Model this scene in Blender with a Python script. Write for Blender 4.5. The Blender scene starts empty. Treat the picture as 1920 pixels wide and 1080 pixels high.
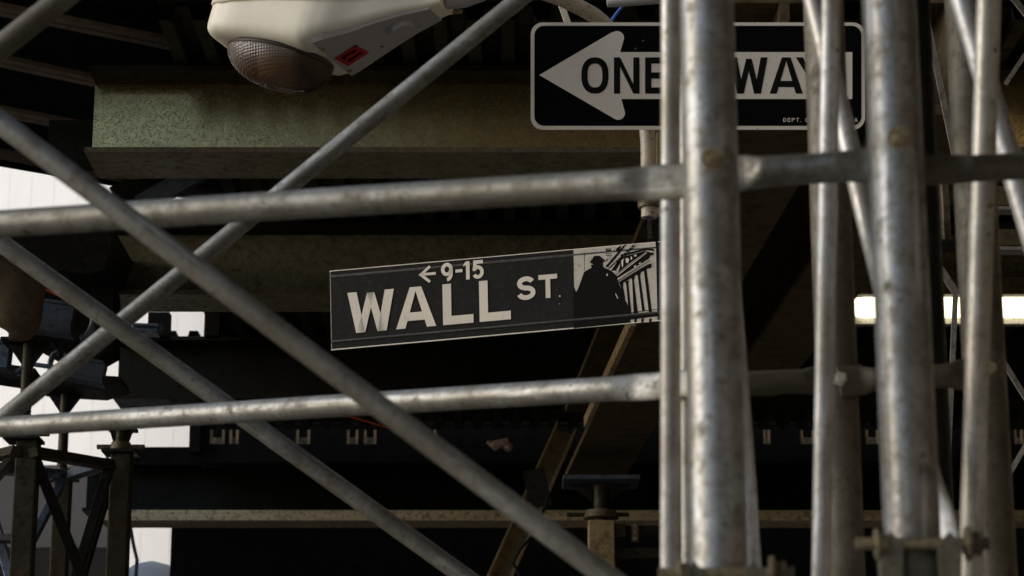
import bpy, math, random
from mathutils import Vector, Matrix
from mathutils.bvhtree import BVHTree
random.seed(7)
R = math.radians
scene = bpy.context.scene
COL = scene.collection

# ------------------------------------------------------------------ camera, world, sun, exposure
CAM = Vector((0, 0, 1.6)); PITCH = R(15); LENS = 85.0; F = 1920 * LENS / 36
FWD = Vector((0, math.cos(PITCH), math.sin(PITCH))); UP = Vector((0, -math.sin(PITCH), math.cos(PITCH))); RT = Vector((1, 0, 0))
cd = bpy.data.cameras.new('camera'); cam = bpy.data.objects.new('camera', cd); COL.objects.link(cam)
cam.location = CAM; cam.rotation_euler = (R(90) + PITCH, 0, 0)
cd.lens = LENS; cd.sensor_width = 36; cd.clip_start = 0.1; cd.clip_end = 600
cd.dof.use_dof = True; cd.dof.focus_distance = 7.0; cd.dof.aperture_fstop = 9.0; cd.dof.aperture_blades = 8
scene.camera = cam
SUN_EL = R(22); SUN_AZ = R(-97)              # azimuth measured from +Y towards +X: the light comes from the left
w = bpy.data.worlds.new('World'); scene.world = w; w.use_nodes = True
nt = w.node_tree; bg = nt.nodes['Background']
sky = nt.nodes.new('ShaderNodeTexSky'); sky.sky_type = 'NISHITA'; sky.sun_disc = False
sky.sun_elevation = SUN_EL; sky.sun_rotation = SUN_AZ; sky.dust_density = 1.8; sky.air_density = 1.0; sky.ozone_density = 2.1
nt.links.new(sky.outputs[0], bg.inputs[0]); bg.inputs[1].default_value = 0.05
sd = bpy.data.lights.new('sun', 'SUN'); sun = bpy.data.objects.new('sun', sd); COL.objects.link(sun)
sd.energy = 0.52; sd.angle = R(48); sd.color = (1.0, 0.995, 0.985)
sdir = Vector((math.sin(SUN_AZ) * math.cos(SUN_EL), math.cos(SUN_AZ) * math.cos(SUN_EL), math.sin(SUN_EL)))
sun.rotation_euler = sdir.to_track_quat('Z', 'Y').to_euler(); sun.location = (-20, 0, 12)
scene.view_settings.view_transform = 'Standard'; scene.view_settings.look = 'None'
scene.view_settings.exposure = 1.45; scene.view_settings.gamma = 1; scene.view_settings.use_curve_mapping = False

# ------------------------------------------------------------------ measuring helpers (photo pixel -> point in the place)
def ray(px, py): return FWD * F + RT * (px - 960) + UP * (540 - py)
def at_d(px, py, d): return CAM + ray(px, py) * (d / F)
def at_y(px, py, y): r = ray(px, py); return CAM + r * (y / r.y)
def at_z(px, py, z): r = ray(px, py); return CAM + r * ((z - CAM.z) / r.z)
def at_plane(px, py, p, n):
    r = ray(px, py); return CAM + r * ((p - CAM).dot(n) / r.dot(n))

# ------------------------------------------------------------------ mesh helpers
class MB:
    def __init__(s): s.v = []; s.f = []; s.sm = []
    def add(s, vs, fs, smooth=False):
        b = len(s.v); s.v += [Vector(p) for p in vs]
        for f in fs: s.f.append([i + b for i in f]); s.sm.append(smooth)
        return s
    def hexa(s, p):                                   # 8 corners: bottom 4 then top 4
        return s.add(p, [(3, 2, 1, 0), (4, 5, 6, 7), (0, 1, 5, 4), (1, 2, 6, 5), (2, 3, 7, 6), (3, 0, 4, 7)])
    def box(s, x0, x1, y0, y1, z0, z1):
        return s.hexa([(x0, y0, z0), (x1, y0, z0), (x1, y1, z0), (x0, y1, z0), (x0, y0, z1), (x1, y0, z1), (x1, y1, z1), (x0, y1, z1)])
    def bar(s, a, b, wa, wb, ref=(0, 1, 0), ext=0):   # rectangular bar: wa across (t x ref), wb along ref
        a = Vector(a); b = Vector(b); t = (b - a).normalized(); a = a - t * ext; b = b + t * ext
        u = t.cross(Vector(ref)).normalized() * wa / 2; v = u.cross(t).normalized() * wb / 2
        return s.hexa([a - u - v, a + u - v, a + u + v, a - u + v, b - u - v, b + u - v, b + u + v, b - u + v])
    def sweep(s, pts, rads, ref=(0, 1, 0), n=28, caps=True):
        pts = [Vector(p) for p in pts]; rads = [(r, r) if not isinstance(r, tuple) else r for r in rads]
        rings = []; vs = []
        for i, p in enumerate(pts):
            t = (pts[min(i + 1, len(pts) - 1)] - pts[max(i - 1, 0)]).normalized()
            u = t.cross(Vector(ref)).normalized(); v = u.cross(t).normalized()
            a, b = rads[i]
            vs += [p + u * (a * math.cos(2 * math.pi * k / n)) + v * (b * math.sin(2 * math.pi * k / n)) for k in range(n)]
        fs = []
        for i in range(len(pts) - 1):
            for k in range(n):
                k2 = (k + 1) % n; fs.append((i * n + k, i * n + k2, (i + 1) * n + k2, (i + 1) * n + k))
        s.add(vs, fs, True)
        if caps:
            s.add(vs[:n], [tuple(range(n - 1, -1, -1))]); s.add(vs[-n:], [tuple(range(n))])
        return s
    def prism(s, poly, d):                            # planar polygon extruded by vector d
        n = len(poly); poly = [Vector(p) for p in poly]; d = Vector(d)
        s.add(poly, [tuple(range(n - 1, -1, -1))]); s.add([p + d for p in poly], [tuple(range(n))])
        vs = poly + [p + d for p in poly]
        return s.add(vs, [(i, (i + 1) % n, n + (i + 1) % n, n + i) for i in range(n)])
    def hexbolt(s, c, nrm, r, h, washer=True):
        c = Vector(c); nrm = Vector(nrm).normalized()
        u = nrm.cross(Vector((0.31, 0.2, 1))).normalized()
        def cyl(c, r, h, k):
            v = nrm.cross(u)
            s.prism([c + (u * math.cos(2 * math.pi * i / k) + v * math.sin(2 * math.pi * i / k)) * r for i in range(k)], nrm * h)
        if washer: cyl(c, r * 1.45, h * .25, 20); c = c + nrm * h * .25
        cyl(c, r, h * .75, 6); cyl(c + nrm * h * .75, r * .55, h * .5, 12)
        return s
    def bounds_base(s):
        xs = [p.x for p in s.v]; ys = [p.y for p in s.v]; zs = [p.z for p in s.v]
        return Vector(((min(xs) + max(xs)) / 2, (min(ys) + max(ys)) / 2, min(zs)))
    def build(s, name, mat, parent=None, bevel=0, org=None):
        if parent is not None: org = parent.matrix_basis.translation.copy() if parent.parent is None else Vector(parent['_o'])
        elif org is None: org = s.bounds_base()
        me = bpy.data.meshes.new(name); me.from_pydata([tuple(p - org) for p in s.v], [], s.f)
        me.polygons.foreach_set('use_smooth', s.sm); me.materials.append(mat); me.update()
        o = bpy.data.objects.new(name, me); COL.objects.link(o)
        if parent is not None: o.parent = parent; ORG[o.name] = org
        else: o.location = org
        if bevel:
            m = o.modifiers.new('bevel', 'BEVEL'); m.width = bevel; m.segments = 2; m.limit_method = 'ANGLE'; m.angle_limit = R(40)
        return o
ORG = {}
def part(mb, name, mat, parent, bevel=0):             # child of any level, geometry given in world coordinates
    root = parent
    while root.parent is not None: root = root.parent
    org = root.location.copy()
    me = bpy.data.meshes.new(name); me.from_pydata([tuple(p - org) for p in mb.v], [], mb.f)
    me.polygons.foreach_set('use_smooth', mb.sm); me.materials.append(mat); me.update()
    o = bpy.data.objects.new(name, me); COL.objects.link(o); o.parent = parent
    if bevel:
        m = o.modifiers.new('bevel', 'BEVEL'); m.width = bevel; m.segments = 2; m.limit_method = 'ANGLE'; m.angle_limit = R(40)
    return o
def tag(o, label=None, cat=None, group=None, kind=None):
    if label: o['label'] = label
    if cat: o['category'] = cat
    if group: o['group'] = group
    if kind: o['kind'] = kind
    return o
def thing(name, label, cat, loc, group=None):
    o = bpy.data.objects.new(name, None); COL.objects.link(o); o.location = loc; o.empty_display_size = .1
    return tag(o, label, cat, group)
def solo(mb, name, mat, label, cat, group=None, bevel=0):
    return tag(mb.build(name, mat, bevel=bevel), label, cat, group)
def struct(mb, name, mat): return tag(mb.build(name, mat), kind='structure')

# ------------------------------------------------------------------ materials
def nodes(name):
    m = bpy.data.materials.new(name); m.use_nodes = True
    t = m.node_tree; return m, t, t.nodes['Principled BSDF']
def noise_mix(t, coord, scale, c0, c1, lo=.35, hi=.65, detail=6, stretch=None, rough=.6):
    n = t.nodes.new('ShaderNodeTexNoise'); n.inputs['Scale'].default_value = scale; n.inputs['Detail'].default_value = detail
    n.inputs['Roughness'].default_value = rough
    if stretch:
        mp = t.nodes.new('ShaderNodeMapping'); mp.inputs['Scale'].default_value = stretch
        t.links.new(coord, mp.inputs[0]); t.links.new(mp.outputs[0], n.inputs['Vector'])
    else: t.links.new(coord, n.inputs['Vector'])
    mr = t.nodes.new('ShaderNodeMapRange'); mr.inputs['From Min'].default_value = lo; mr.inputs['From Max'].default_value = hi
    t.links.new(n.outputs[0], mr.inputs[0])
    mx = t.nodes.new('ShaderNodeMix'); mx.data_type = 'RGBA'
    t.links.new(mr.outputs[0], mx.inputs['Factor'])
    for k, c in ((6, c0), (7, c1)):
        if isinstance(c, tuple): mx.inputs[k].default_value = (*c, 1)
        else: t.links.new(c, mx.inputs[k])
    return mx.outputs[2], mr.outputs[0], n.outputs[0]
def coords(t):                                         # object space plus a random offset for every object
    tc = t.nodes.new('ShaderNodeTexCoord'); oi = t.nodes.new('ShaderNodeObjectInfo')
    ml = t.nodes.new('ShaderNodeMath'); ml.operation = 'MULTIPLY'; ml.inputs[1].default_value = 37.0
    t.links.new(oi.outputs['Random'], ml.inputs[0])
    ad = t.nodes.new('ShaderNodeVectorMath'); ad.operation = 'ADD'
    t.links.new(tc.outputs['Object'], ad.inputs[0]); t.links.new(ml.outputs[0], ad.inputs[1])
    return ad.outputs[0]
def bump(t, b, src, strength, dist):
    bp = t.nodes.new('ShaderNodeBump'); bp.inputs['Strength'].default_value = strength; bp.inputs['Distance'].default_value = dist
    t.links.new(src, bp.inputs['Height']); t.links.new(bp.outputs[0], b.inputs['Normal'])
def weathered(name, c0, c1, dirt, dirt_lo=.55, dirt_hi=.72, scale=9, rough=.5, metal=0., fine=120, bstr=.25, spec=.5, stretch=None, rust=None, marks=False, streak=None):
    m, t, b = nodes(name); co = coords(t)
    a, f1, _ = noise_mix(t, co, scale, c0, c1, stretch=stretch)
    c, f2, _ = noise_mix(t, co, scale * 2.7, a, dirt, dirt_lo, dirt_hi, detail=9, rough=.7)
    if rust: c, f4, _ = noise_mix(t, co, scale * .8, c, rust, .60, .74, detail=10, rough=.75)
    if streak:
        c, _, _ = noise_mix(t, co, 30, c, streak, .48, .68, detail=6, stretch=(1, 1, .10))
        c, _, _ = noise_mix(t, co, 75, c, tuple(min(1, x * 1.35) for x in c0), .58, .72, detail=4, stretch=(1, 1, .06))
        c, _, _ = noise_mix(t, co, 21, c, (.05, .045, .035), .66, .72, detail=7, stretch=(1, 1, .22), rough=.75)
    if marks:
        c, _, _ = noise_mix(t, co, 47, c, (.06, .055, .045), .70, .735, detail=3, rough=.5)
        c, _, _ = noise_mix(t, co, 7.5, c, tuple(x * k for x, k in zip(c0, (.50, .47, .40))), .46, .66, detail=5)
        oi = t.nodes.new('ShaderNodeObjectInfo'); tm = t.nodes.new('ShaderNodeMix'); tm.data_type = 'RGBA'; tm.blend_type = 'MULTIPLY'   # no two tubes have aged alike
        t.links.new(oi.outputs['Random'], tm.inputs['Factor']); t.links.new(c, tm.inputs[6]); tm.inputs[7].default_value = (.97, .94, .87, 1); c = tm.outputs[2]
    d, f3, n3 = noise_mix(t, co, fine, c, tuple(x * .55 for x in dirt), .52, .9, detail=4)
    t.links.new(d, b.inputs['Base Color'])
    rr = t.nodes.new('ShaderNodeMapRange'); rr.inputs['To Min'].default_value = rough - .08; rr.inputs['To Max'].default_value = min(1, rough + .25)
    t.links.new(f2, rr.inputs[0]); t.links.new(rr.outputs[0], b.inputs['Roughness'])
    b.inputs['Metallic'].default_value = metal; b.inputs['Specular IOR Level'].default_value = spec
    bump(t, b, n3, bstr, .002)
    return m
def plain(name, c, rough=.6, metal=0, spec=.5):
    m, t, b = nodes(name); co = coords(t)
    a, _, n = noise_mix(t, co, 60, c, tuple(x * .72 for x in c), .35, .7)
    t.links.new(a, b.inputs['Base Color']); b.inputs['Roughness'].default_value = rough; b.inputs['Metallic'].default_value = metal
    b.inputs['Specular IOR Level'].default_value = spec
    bump(t, b, n, .12, .001)
    return m
M = {}
M['galv'] = weathered('galvanised_steel', (.33, .33, .315), (.22, .215, .195), (.115, .10, .07), .48, .70, 15, .50, .4, 110, .08, rust=(.18, .14, .08), marks=True, streak=(.155, .142, .11))
M['galv_post'] = weathered('galvanised_post', (.39, .41, .44), (.27, .27, .265), (.115, .095, .06), .48, .70, 16, .46, .55, 110, .07, rust=(.18, .135, .075), marks=True, streak=(.19, .165, .12))
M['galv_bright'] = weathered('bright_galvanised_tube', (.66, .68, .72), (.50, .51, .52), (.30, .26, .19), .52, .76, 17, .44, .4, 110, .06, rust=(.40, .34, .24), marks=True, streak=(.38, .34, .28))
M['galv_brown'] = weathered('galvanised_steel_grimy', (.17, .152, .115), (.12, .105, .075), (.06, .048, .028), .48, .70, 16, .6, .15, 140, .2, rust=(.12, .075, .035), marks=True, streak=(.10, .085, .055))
M['galv_end'] = weathered('galvanised_flattened_end', (.20, .185, .14), (.14, .13, .095), (.08, .065, .04), .45, .70, 22, .58, .2, 160, .3)
M['bolt'] = weathered('zinc_bolt', (.55, .48, .32), (.38, .32, .2), (.12, .08, .04), .5, .7, 60, .38, .7, 300, .3)
M['pale_bolt'] = plain('pale_bolt', (.55, .54, .44), .6)
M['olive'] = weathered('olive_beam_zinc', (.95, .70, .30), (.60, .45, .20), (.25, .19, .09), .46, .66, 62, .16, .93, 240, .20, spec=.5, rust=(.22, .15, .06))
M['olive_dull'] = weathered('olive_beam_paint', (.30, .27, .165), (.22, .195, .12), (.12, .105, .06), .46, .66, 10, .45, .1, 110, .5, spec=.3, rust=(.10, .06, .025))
M['olive_dark'] = weathered('shade_dark_beam_paint', (.020, .018, .012), (.013, .012, .008), (.008, .007, .005), .5, .7, 8, .5, 0, 120, .3, spec=.12)  # beam paint darkened to stand in for shade deep under the roof
M['edge_rust'] = weathered('rusty_flange_edge', (.16, .13, .08), (.11, .085, .05), (.07, .04, .02), .45, .65, 18, .6, 0, 160, .5)
M['brown'] = weathered('brown_girder_paint', (.11, .082, .044), (.08, .06, .032), (.04, .03, .016), .5, .7, 5, .55, 0, 90, .3, spec=.12)
M['deck'] = weathered('dark_metal_deck', (.045, .045, .036), (.028, .028, .022), (.015, .013, .01), .5, .7, 6, .5, .2, 90, .3, spec=.12)
M['purlin'] = weathered('brown_purlin', (.34, .26, .20), (.26, .20, .155), (.14, .10, .07), .5, .72, 6, .6, 0, 100, .3, rust=(.16, .09, .05), spec=.12)
M['black'] = weathered('black_board', (.009, .008, .006), (.006, .005, .004), (.004, .0035, .003), .5, .7, 4, .7, 0, 60, .2, spec=.12)
M['timber'] = weathered('pale_rough_timber', (.78, .65, .42), (.60, .48, .30), (.20, .145, .08), .50, .66, 12, .75, 0, 70, .5, stretch=(.12, 1, 3))
M['alu'] = weathered('blue_grey_aluminium', (.16, .19, .235), (.11, .13, .165), (.05, .055, .065), .5, .7, 12, .42, .5, 120, .3)
M['dark_steel'] = weathered('dark_grimy_steel', (.028, .028, .026), (.018, .017, .015), (.010, .008, .006), .5, .7, 14, .5, .3, 120, .3, rust=(.11, .05, .02), spec=.12)
M['tower'] = weathered('grimy_tower_steel', (.06, .052, .034), (.04, .034, .022), (.02, .014, .008), .5, .7, 12, .55, .2, 120, .3, rust=(.14, .055, .02), spec=.12)
M['white_paint'] = weathered('chipped_white_paint', (.62, .57, .47), (.52, .47, .38), (.22, .13, .06), .56, .66, 22, .45, 0, 160, .25, rust=(.25, .13, .05))
M['angle'] = weathered('perforated_angle_steel', (.36, .35, .32), (.28, .27, .24), (.12, .08, .05), .52, .7, 20, .5, .4, 120, .3)
M['channel_tan'] = weathered('tan_channel_steel', (.42, .31, .16), (.32, .235, .12), (.13, .085, .045), .5, .7, 8, .5, .1, 90, .3)
M['tan'] = weathered('tan_canvas', (.12, .085, .045), (.085, .06, .034), (.05, .035, .02), .5, .7, 9, .9, 0, 200, .6)
M['orange'] = plain('orange_cable', (.65, .09, .02), .5)
M['blue'] = plain('blue_rope', (.03, .10, .45), .5)
M['pink'] = weathered('pinkish_clamp', (.35, .24, .19), (.28, .2, .16), (.1, .06, .05), .5, .7, 40, .6)

# sign materials
def sign_mat(name, c, d, lo=.60, hi=.85, rough=.5, fleck=None, spec=.25):
    m, t, b = nodes(name); co = coords(t)
    a, _, _ = noise_mix(t, co, 7, c, tuple(x * .86 for x in c), .3, .7)
    s, _, n = noise_mix(t, co, 55, a, d, lo, hi, detail=8, rough=.7)
    if fleck:
        v = t.nodes.new('ShaderNodeTexVoronoi'); v.inputs['Scale'].default_value = 26; t.links.new(co, v.inputs['Vector'])
        n2 = t.nodes.new('ShaderNodeTexNoise'); n2.inputs['Scale'].default_value = 9; t.links.new(co, n2.inputs['Vector'])
        mm = t.nodes.new('ShaderNodeMath'); mm.operation = 'LESS_THAN'; mm.inputs[1].default_value = .055; t.links.new(v.outputs['Distance'], mm.inputs[0])
        gg = t.nodes.new('ShaderNodeMath'); gg.operation = 'GREATER_THAN'; gg.inputs[1].default_value = .58; t.links.new(n2.outputs[0], gg.inputs[0])
        pr = t.nodes.new('ShaderNodeMath'); pr.operation = 'MULTIPLY'; t.links.new(mm.outputs[0], pr.inputs[0]); t.links.new(gg.outputs[0], pr.inputs[1])
        mx = t.nodes.new('ShaderNodeMix'); mx.data_type = 'RGBA'; t.links.new(pr.outputs[0], mx.inputs['Factor'])
        t.links.new(s, mx.inputs[6]); mx.inputs[7].default_value = (*fleck, 1); s = mx.outputs[2]
    t.links.new(s, b.inputs['Base Color']); b.inputs['Roughness'].default_value = rough; b.inputs['Specular IOR Level'].default_value = spec
    bump(t, b, n, .05, .001)
    return m
M['sign_black'] = sign_mat('sign_black', (.0025, .0025, .003), (.006, .006, .006), rough=.8, spec=.06, fleck=(.22, .20, .17))
M['sign_white'] = sign_mat('sign_reflective_white', (.76, .69, .58), (.5, .43, .34), rough=.55, fleck=(.12, .08, .06))
M['street_black'] = sign_mat('street_sign_faded_black', (.019, .0175, .0155), (.04, .037, .032), .52, .8, rough=.75, spec=.1, fleck=(.25, .22, .18))
M['street_ridge'] = sign_mat('street_sign_lit_ridge', (.05, .046, .04), (.09, .08, .07), .45, .7, rough=.5, spec=.3)  # ridge colour lightened to imitate light caught along the rolled edge
M['street_white'] = sign_mat('street_sign_white', (.78, .71, .59), (.46, .39, .30), .58, .85, rough=.55)
M['street_edge'] = sign_mat('street_sign_edge', (.42, .37, .29), (.2, .16, .11), .45, .7, rough=.5)
M['picture_grey'] = sign_mat('printed_picture_grey', (.58, .53, .44), (.30, .26, .2), .52, .78, rough=.6)
M['print_black'] = sign_mat('printed_black', (.010, .009, .008), (.016, .014, .012), rough=.8, spec=.06)
M['lamp_cream'] = sign_mat('lamp_cream_enamel', (.88, .83, .69), (.5, .46, .38), .62, .9, rough=.38)
M['lamp_grey'] = sign_mat('lamp_grey_door', (.42, .40, .40), (.28, .26, .24), .55, .85, rough=.45)
M['lamp_dark'] = plain('lamp_dark_gasket', (.05, .035, .025), .6)
M['red'] = sign_mat('red_sticker', (.42, .012, .012), (.3, .01, .01), rough=.5)

def glass_lens():
    m, t, b = nodes('amber_prismatic_glass'); co = coords(t)
    tcz = t.nodes.new('ShaderNodeTexCoord'); sx = t.nodes.new('ShaderNodeSeparateXYZ'); t.links.new(tcz.outputs['Object'], sx.inputs[0])
    g = t.nodes.new('ShaderNodeMapRange'); g.inputs['From Min'].default_value = -.075; g.inputs['From Max'].default_value = -.02; t.links.new(sx.outputs['Z'], g.inputs[0])
    mz = t.nodes.new('ShaderNodeMix'); mz.data_type = 'RGBA'; t.links.new(g.outputs[0], mz.inputs['Factor'])
    mz.inputs[6].default_value = (.30, .18, .09, 1); mz.inputs[7].default_value = (.56, .51, .48, 1)     # amber tint towards the bottom of the bowl
    gx = t.nodes.new('ShaderNodeMapRange'); gx.inputs['From Min'].default_value = -.16; gx.inputs['From Max'].default_value = .17; t.links.new(sx.outputs['X'], gx.inputs[0])
    cr = t.nodes.new('ShaderNodeValToRGB'); e_ = cr.color_ramp.elements; e_[0].position = 0; e_[0].color = (.75, .72, .72, 1); e_[1].position = 1; e_[1].color = (.22, .17, .11, 1)
    for p_, c_ in ((.30, (.62, .58, .56, 1)), (.33, (1, .98, .94, 1)), (.60, (.95, .92, .86, 1)), (.68, (.30, .23, .15, 1))): k_ = e_.new(p_); k_.color = c_
    t.links.new(gx.outputs[0], cr.inputs[0])                                 # light and dark of the prism zones painted as colour bands
    mm = t.nodes.new('ShaderNodeMix'); mm.data_type = 'RGBA'; mm.blend_type = 'MULTIPLY'; mm.inputs['Factor'].default_value = 1
    t.links.new(mz.outputs[2], mm.inputs[6]); t.links.new(cr.outputs[0], mm.inputs[7])
    a, _, _ = noise_mix(t, co, 9, mm.outputs[2], (.20, .14, .09), .5, .8)
    t.links.new(a, b.inputs['Base Color']); b.inputs['Roughness'].default_value = .14; b.inputs['Transmission Weight'].default_value = .62
    b.inputs['IOR'].default_value = 1.45
    tc = t.nodes.new('ShaderNodeTexCoord')
    hs = []
    for sc in ((62, 0, 0), (0, 0, 62)):
        mp = t.nodes.new('ShaderNodeMapping'); mp.inputs['Scale'].default_value = sc; t.links.new(tc.outputs['Object'], mp.inputs[0])
        wv = t.nodes.new('ShaderNodeTexWave'); wv.inputs['Scale'].default_value = .62; wv.inputs['Distortion'].default_value = .7; wv.inputs['Detail'].default_value = 1
        wv.bands_direction = 'X' if sc[0] else 'Z'; t.links.new(mp.outputs[0], wv.inputs['Vector']); hs.append(wv.outputs['Fac'])
    ad = t.nodes.new('ShaderNodeMath'); t.links.new(hs[0], ad.inputs[0]); t.links.new(hs[1], ad.inputs[1])
    bump(t, b, ad.outputs[0], .32, .003)
    return m
M['lens'] = glass_lens()
def emit(name, c, s):
    m, t, b = nodes(name); b.inputs['Emission Color'].default_value = (*c, 1); b.inputs['Emission Strength'].default_value = s
    b.inputs['Base Color'].default_value = (.8, .8, .8, 1); return m
M['tube_glow'] = emit('lit_fluorescent_tube', (1.0, .90, .62), 1.3)

def panelled(name, c, c2, scale, groove=.86):
    m, t, b = nodes(name); co = coords(t)
    a, _, n = noise_mix(t, co, scale, c, c2, .3, .7, detail=8)
    t.links.new(a, b.inputs['Base Color']); b.inputs['Roughness'].default_value = .7; bump(t, b, n, .2, .01); return m
M['facade'] = panelled('white_cladding', (.90, .90, .90), (.85, .85, .85), 1.5)
M['beige_wall'] = panelled('beige_hoarding', (.66, .57, .46), (.56, .48, .38), 1.2)
M['brown_band'] = panelled('brown_hoarding_base', (.16, .11, .08), (.12, .08, .06), 2)
M['stone'] = panelled('brown_stone', (.22, .18, .13), (.16, .13, .095), .6)
M['brick'] = panelled('dark_brick', (.23, .17, .10), (.16, .12, .07), .8)
M['asphalt'] = panelled('asphalt', (.055, .053, .05), (.04, .04, .038), 2)
M['concrete'] = panelled('pavement_concrete', (.19, .175, .15), (.14, .13, .11), 1.1)
M['glass_dark'] = plain('dark_window_glass', (.03, .035, .04), .1)

# ------------------------------------------------------------------ the setting (ground, pavement, street)
struct(MB().add([(-150, -150, 0), (150, -150, 0), (150, 150, 0), (-150, 150, 0)], [(0, 1, 2, 3)]), 'road', M['asphalt'])
struct(MB().box(-2.6, 4.5, -20, 26, .002, .14), 'pavement', M['concrete'])
struct(MB().box(-2.78, -2.604, -20, 26, .002, .15), 'kerb', M['stone'])

def window_wall(name, x0, x1, y0, y1, h, axis, mat, label, cat, nx, nz, side):
    t = thing(name, label, cat, ((x0 + x1) / 2, (y0 + y1) / 2, 0))
    part(MB().box(x0, x1, y0, y1, 0, h), 'wall', mat, t)
    for i in range(nx):
        for k in range(nz):
            z = 5.5 + k * 3.6
            if z + 2 > h: continue
            if axis == 'x':
                c = x0 + (i + .5) * (x1 - x0) / nx; yy = y1 if side > 0 else y0
                f = MB().box(c - .75, c + .75, yy - .03, yy + .05, z, z + 2); g = MB().box(c - .65, c + .65, yy + .02, yy + .07, z + .1, z + 1.9)
            else:
                c = y0 + (i + .5) * (y1 - y0) / nx; xx = x0 if side < 0 else x1
                f = MB().box(xx - .05, xx + .03, c - .75, c + .75, z, z + 2); g = MB().box(xx - .07, xx - .02, c - .65, c + .65, z + .1, z + 1.9)
                if side > 0: g = MB().box(xx + .02, xx + .07, c - .65, c + .65, z + .1, z + 1.9)
            w_ = part(f, 'window', M['concrete'], t); part(g, 'pane', M['glass_dark'], w_)
    return t
window_wall('stone_light_block', 4.6, 12, -18, 40, 26, 'y', M['stone'], 'tall brown stone block added out of view to cut light from the right', 'building', 10, 5, -1)  # unseen block, added to keep light off the right sides
window_wall('brick_light_block', -3.4, 12, -22, -12, 26, 'x', M['brick'], 'dark brick block added behind the viewer to reduce front light', 'building', 6, 5, 1)  # unseen block, added to hold back sky light from behind the camera

# white clad building far behind the shed, seen through the gaps
wb = thing('white_building', 'tall white clad building seen through gaps behind the left scaffolding', 'building', (-8, 30, 0))
WU = Vector((.6, -.8, 0)).normalized(); WN = Vector((WU.y, -WU.x, 0)); W0 = Vector((-13.6, 40.8, 0))   # wall line runs towards the viewer to the right
def wbox(u0, u1, n0, n1, z0, z1):
    c = [W0 + WU * a + WN * b for a, b in ((u0, n0), (u1, n0), (u1, n1), (u0, n1))]
    return MB().hexa([p + Vector((0, 0, z0)) for p in c] + [p + Vector((0, 0, z1)) for p in c])
part(wbox(0, 21, -5, 0, 0, 18), 'wall', M['facade'], wb)
for i in range(30):
    part(wbox(i * .7 + .004, i * .7 + .696, .002, .05, 1.0, 18), 'cladding_panel', M['facade'], wb)
window_wall('corner_sun_block', -15, -9, 12.5, 24, 13, 'y', M['stone'], 'brown block added beyond the left end of the shed to stop low sun', 'building', 3, 2, 1)  # unseen block, added to keep the sun off the deep beams

hb = thing('hoarding', 'beige panel hoarding with a brown foot behind the left shoring tower', 'hoarding', (-4.2, 19.5, 0))
zt = at_y(0, 872, 19.5).z; zb = at_y(0, 1026, 19.5).z
xr = at_y(206, 1000, 19.5).x
for i in range(5):
    x1 = xr - i * 1.2
    part(MB().box(x1 - 1.19, x1, 19.5, 19.6, zb, zt), 'panel', M['beige_wall'], hb)
part(MB().box(xr - 6, xr, 19.46, 19.6, 0, zb - .012), 'base_board', M['brown_band'], hb)

# ------------------------------------------------------------------ overhead shed: joists, deck, girders
ZB = 4.35; ZT = 4.69; FW = .31
def ibeam(name, label, x0, x1, yc, z0, z1, fw, mat, group=None, tf=.022, edge=None):
    t = thing(name, label, 'beam', ((x0 + x1) / 2, yc, z0), group)
    part(MB().box(x0, x1, yc - .009, yc + .009, z0 + tf, z1 - tf), 'web', mat, t)
    part(MB().box(x0, x1, yc - fw / 2, yc + fw / 2, z1 - tf, z1), 'top_flange', M['olive_dark'], t, .002)  # toned darker in place of the shade under the flange
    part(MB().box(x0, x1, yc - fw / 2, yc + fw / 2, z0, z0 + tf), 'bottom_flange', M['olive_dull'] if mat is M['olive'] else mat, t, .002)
    if edge:
        part(MB().box(x0 - .001, x1, yc - fw / 2 - .004, yc - fw / 2 - .0005, z0 + .001, z0 + tf - .001), 'rusty_edge', edge, t)
    return t
j = []
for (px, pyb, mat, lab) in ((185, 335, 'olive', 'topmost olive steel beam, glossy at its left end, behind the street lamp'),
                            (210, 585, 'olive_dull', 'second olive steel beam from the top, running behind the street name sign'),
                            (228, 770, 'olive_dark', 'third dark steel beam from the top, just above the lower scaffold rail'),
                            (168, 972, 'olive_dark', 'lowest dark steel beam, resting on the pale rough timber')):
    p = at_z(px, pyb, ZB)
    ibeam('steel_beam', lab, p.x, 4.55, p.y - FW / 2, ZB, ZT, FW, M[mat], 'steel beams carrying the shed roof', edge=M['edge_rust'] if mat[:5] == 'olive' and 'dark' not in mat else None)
    j.append(p)

# corrugated deck over the beams, one panel per 0.6 m
def deck_bay(x0, x1, y0, y1, label, z=ZT + .004):
    t = thing('metal_deck', label, 'metal deck', ((x0 + x1) / 2, (y0 + y1) / 2, z), 'corrugated deck over the steel beams')
    x = x0
    while x < x1 - .05:
        w_ = min(.6, x1 - x); m = MB(); n = max(1, round(w_ / .12)); p = w_ / n
        prof = []
        for i in range(n):
            a = x + i * p
            prof += [(a, z), (a + p * .38, z), (a + p * .5, z + .05), (a + p * .88, z + .05)]
        prof.append((x + w_ - .004, z))
        vs = [(a, y0, b) for a, b in prof] + [(a, y1, b) for a, b in prof] + [(a, y0, b + .004) for a, b in prof] + [(a, y1, b + .004) for a, b in prof]
        k = len(prof)
        m.add(vs, [(i, i + 1, k + i + 1, k + i) for i in range(k - 1)] + [(2 * k + i, 3 * k + i, 3 * k + i + 1, 2 * k + i + 1) for i in range(k - 1)])
        part(m, 'deck_sheet', M['deck'], t)
        x += .6
xd = at_z(415, 345, ZT).x
deck_bay(xd, 4.55, j[0].y - .75, j[1].y - .2, 'corrugated metal deck between the first and second steel beams')
deck_bay(at_z(388, 600, ZT).x, 4.55, j[1].y - .195, j[2].y - .2, 'corrugated metal deck between the second and third steel beams')
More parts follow.
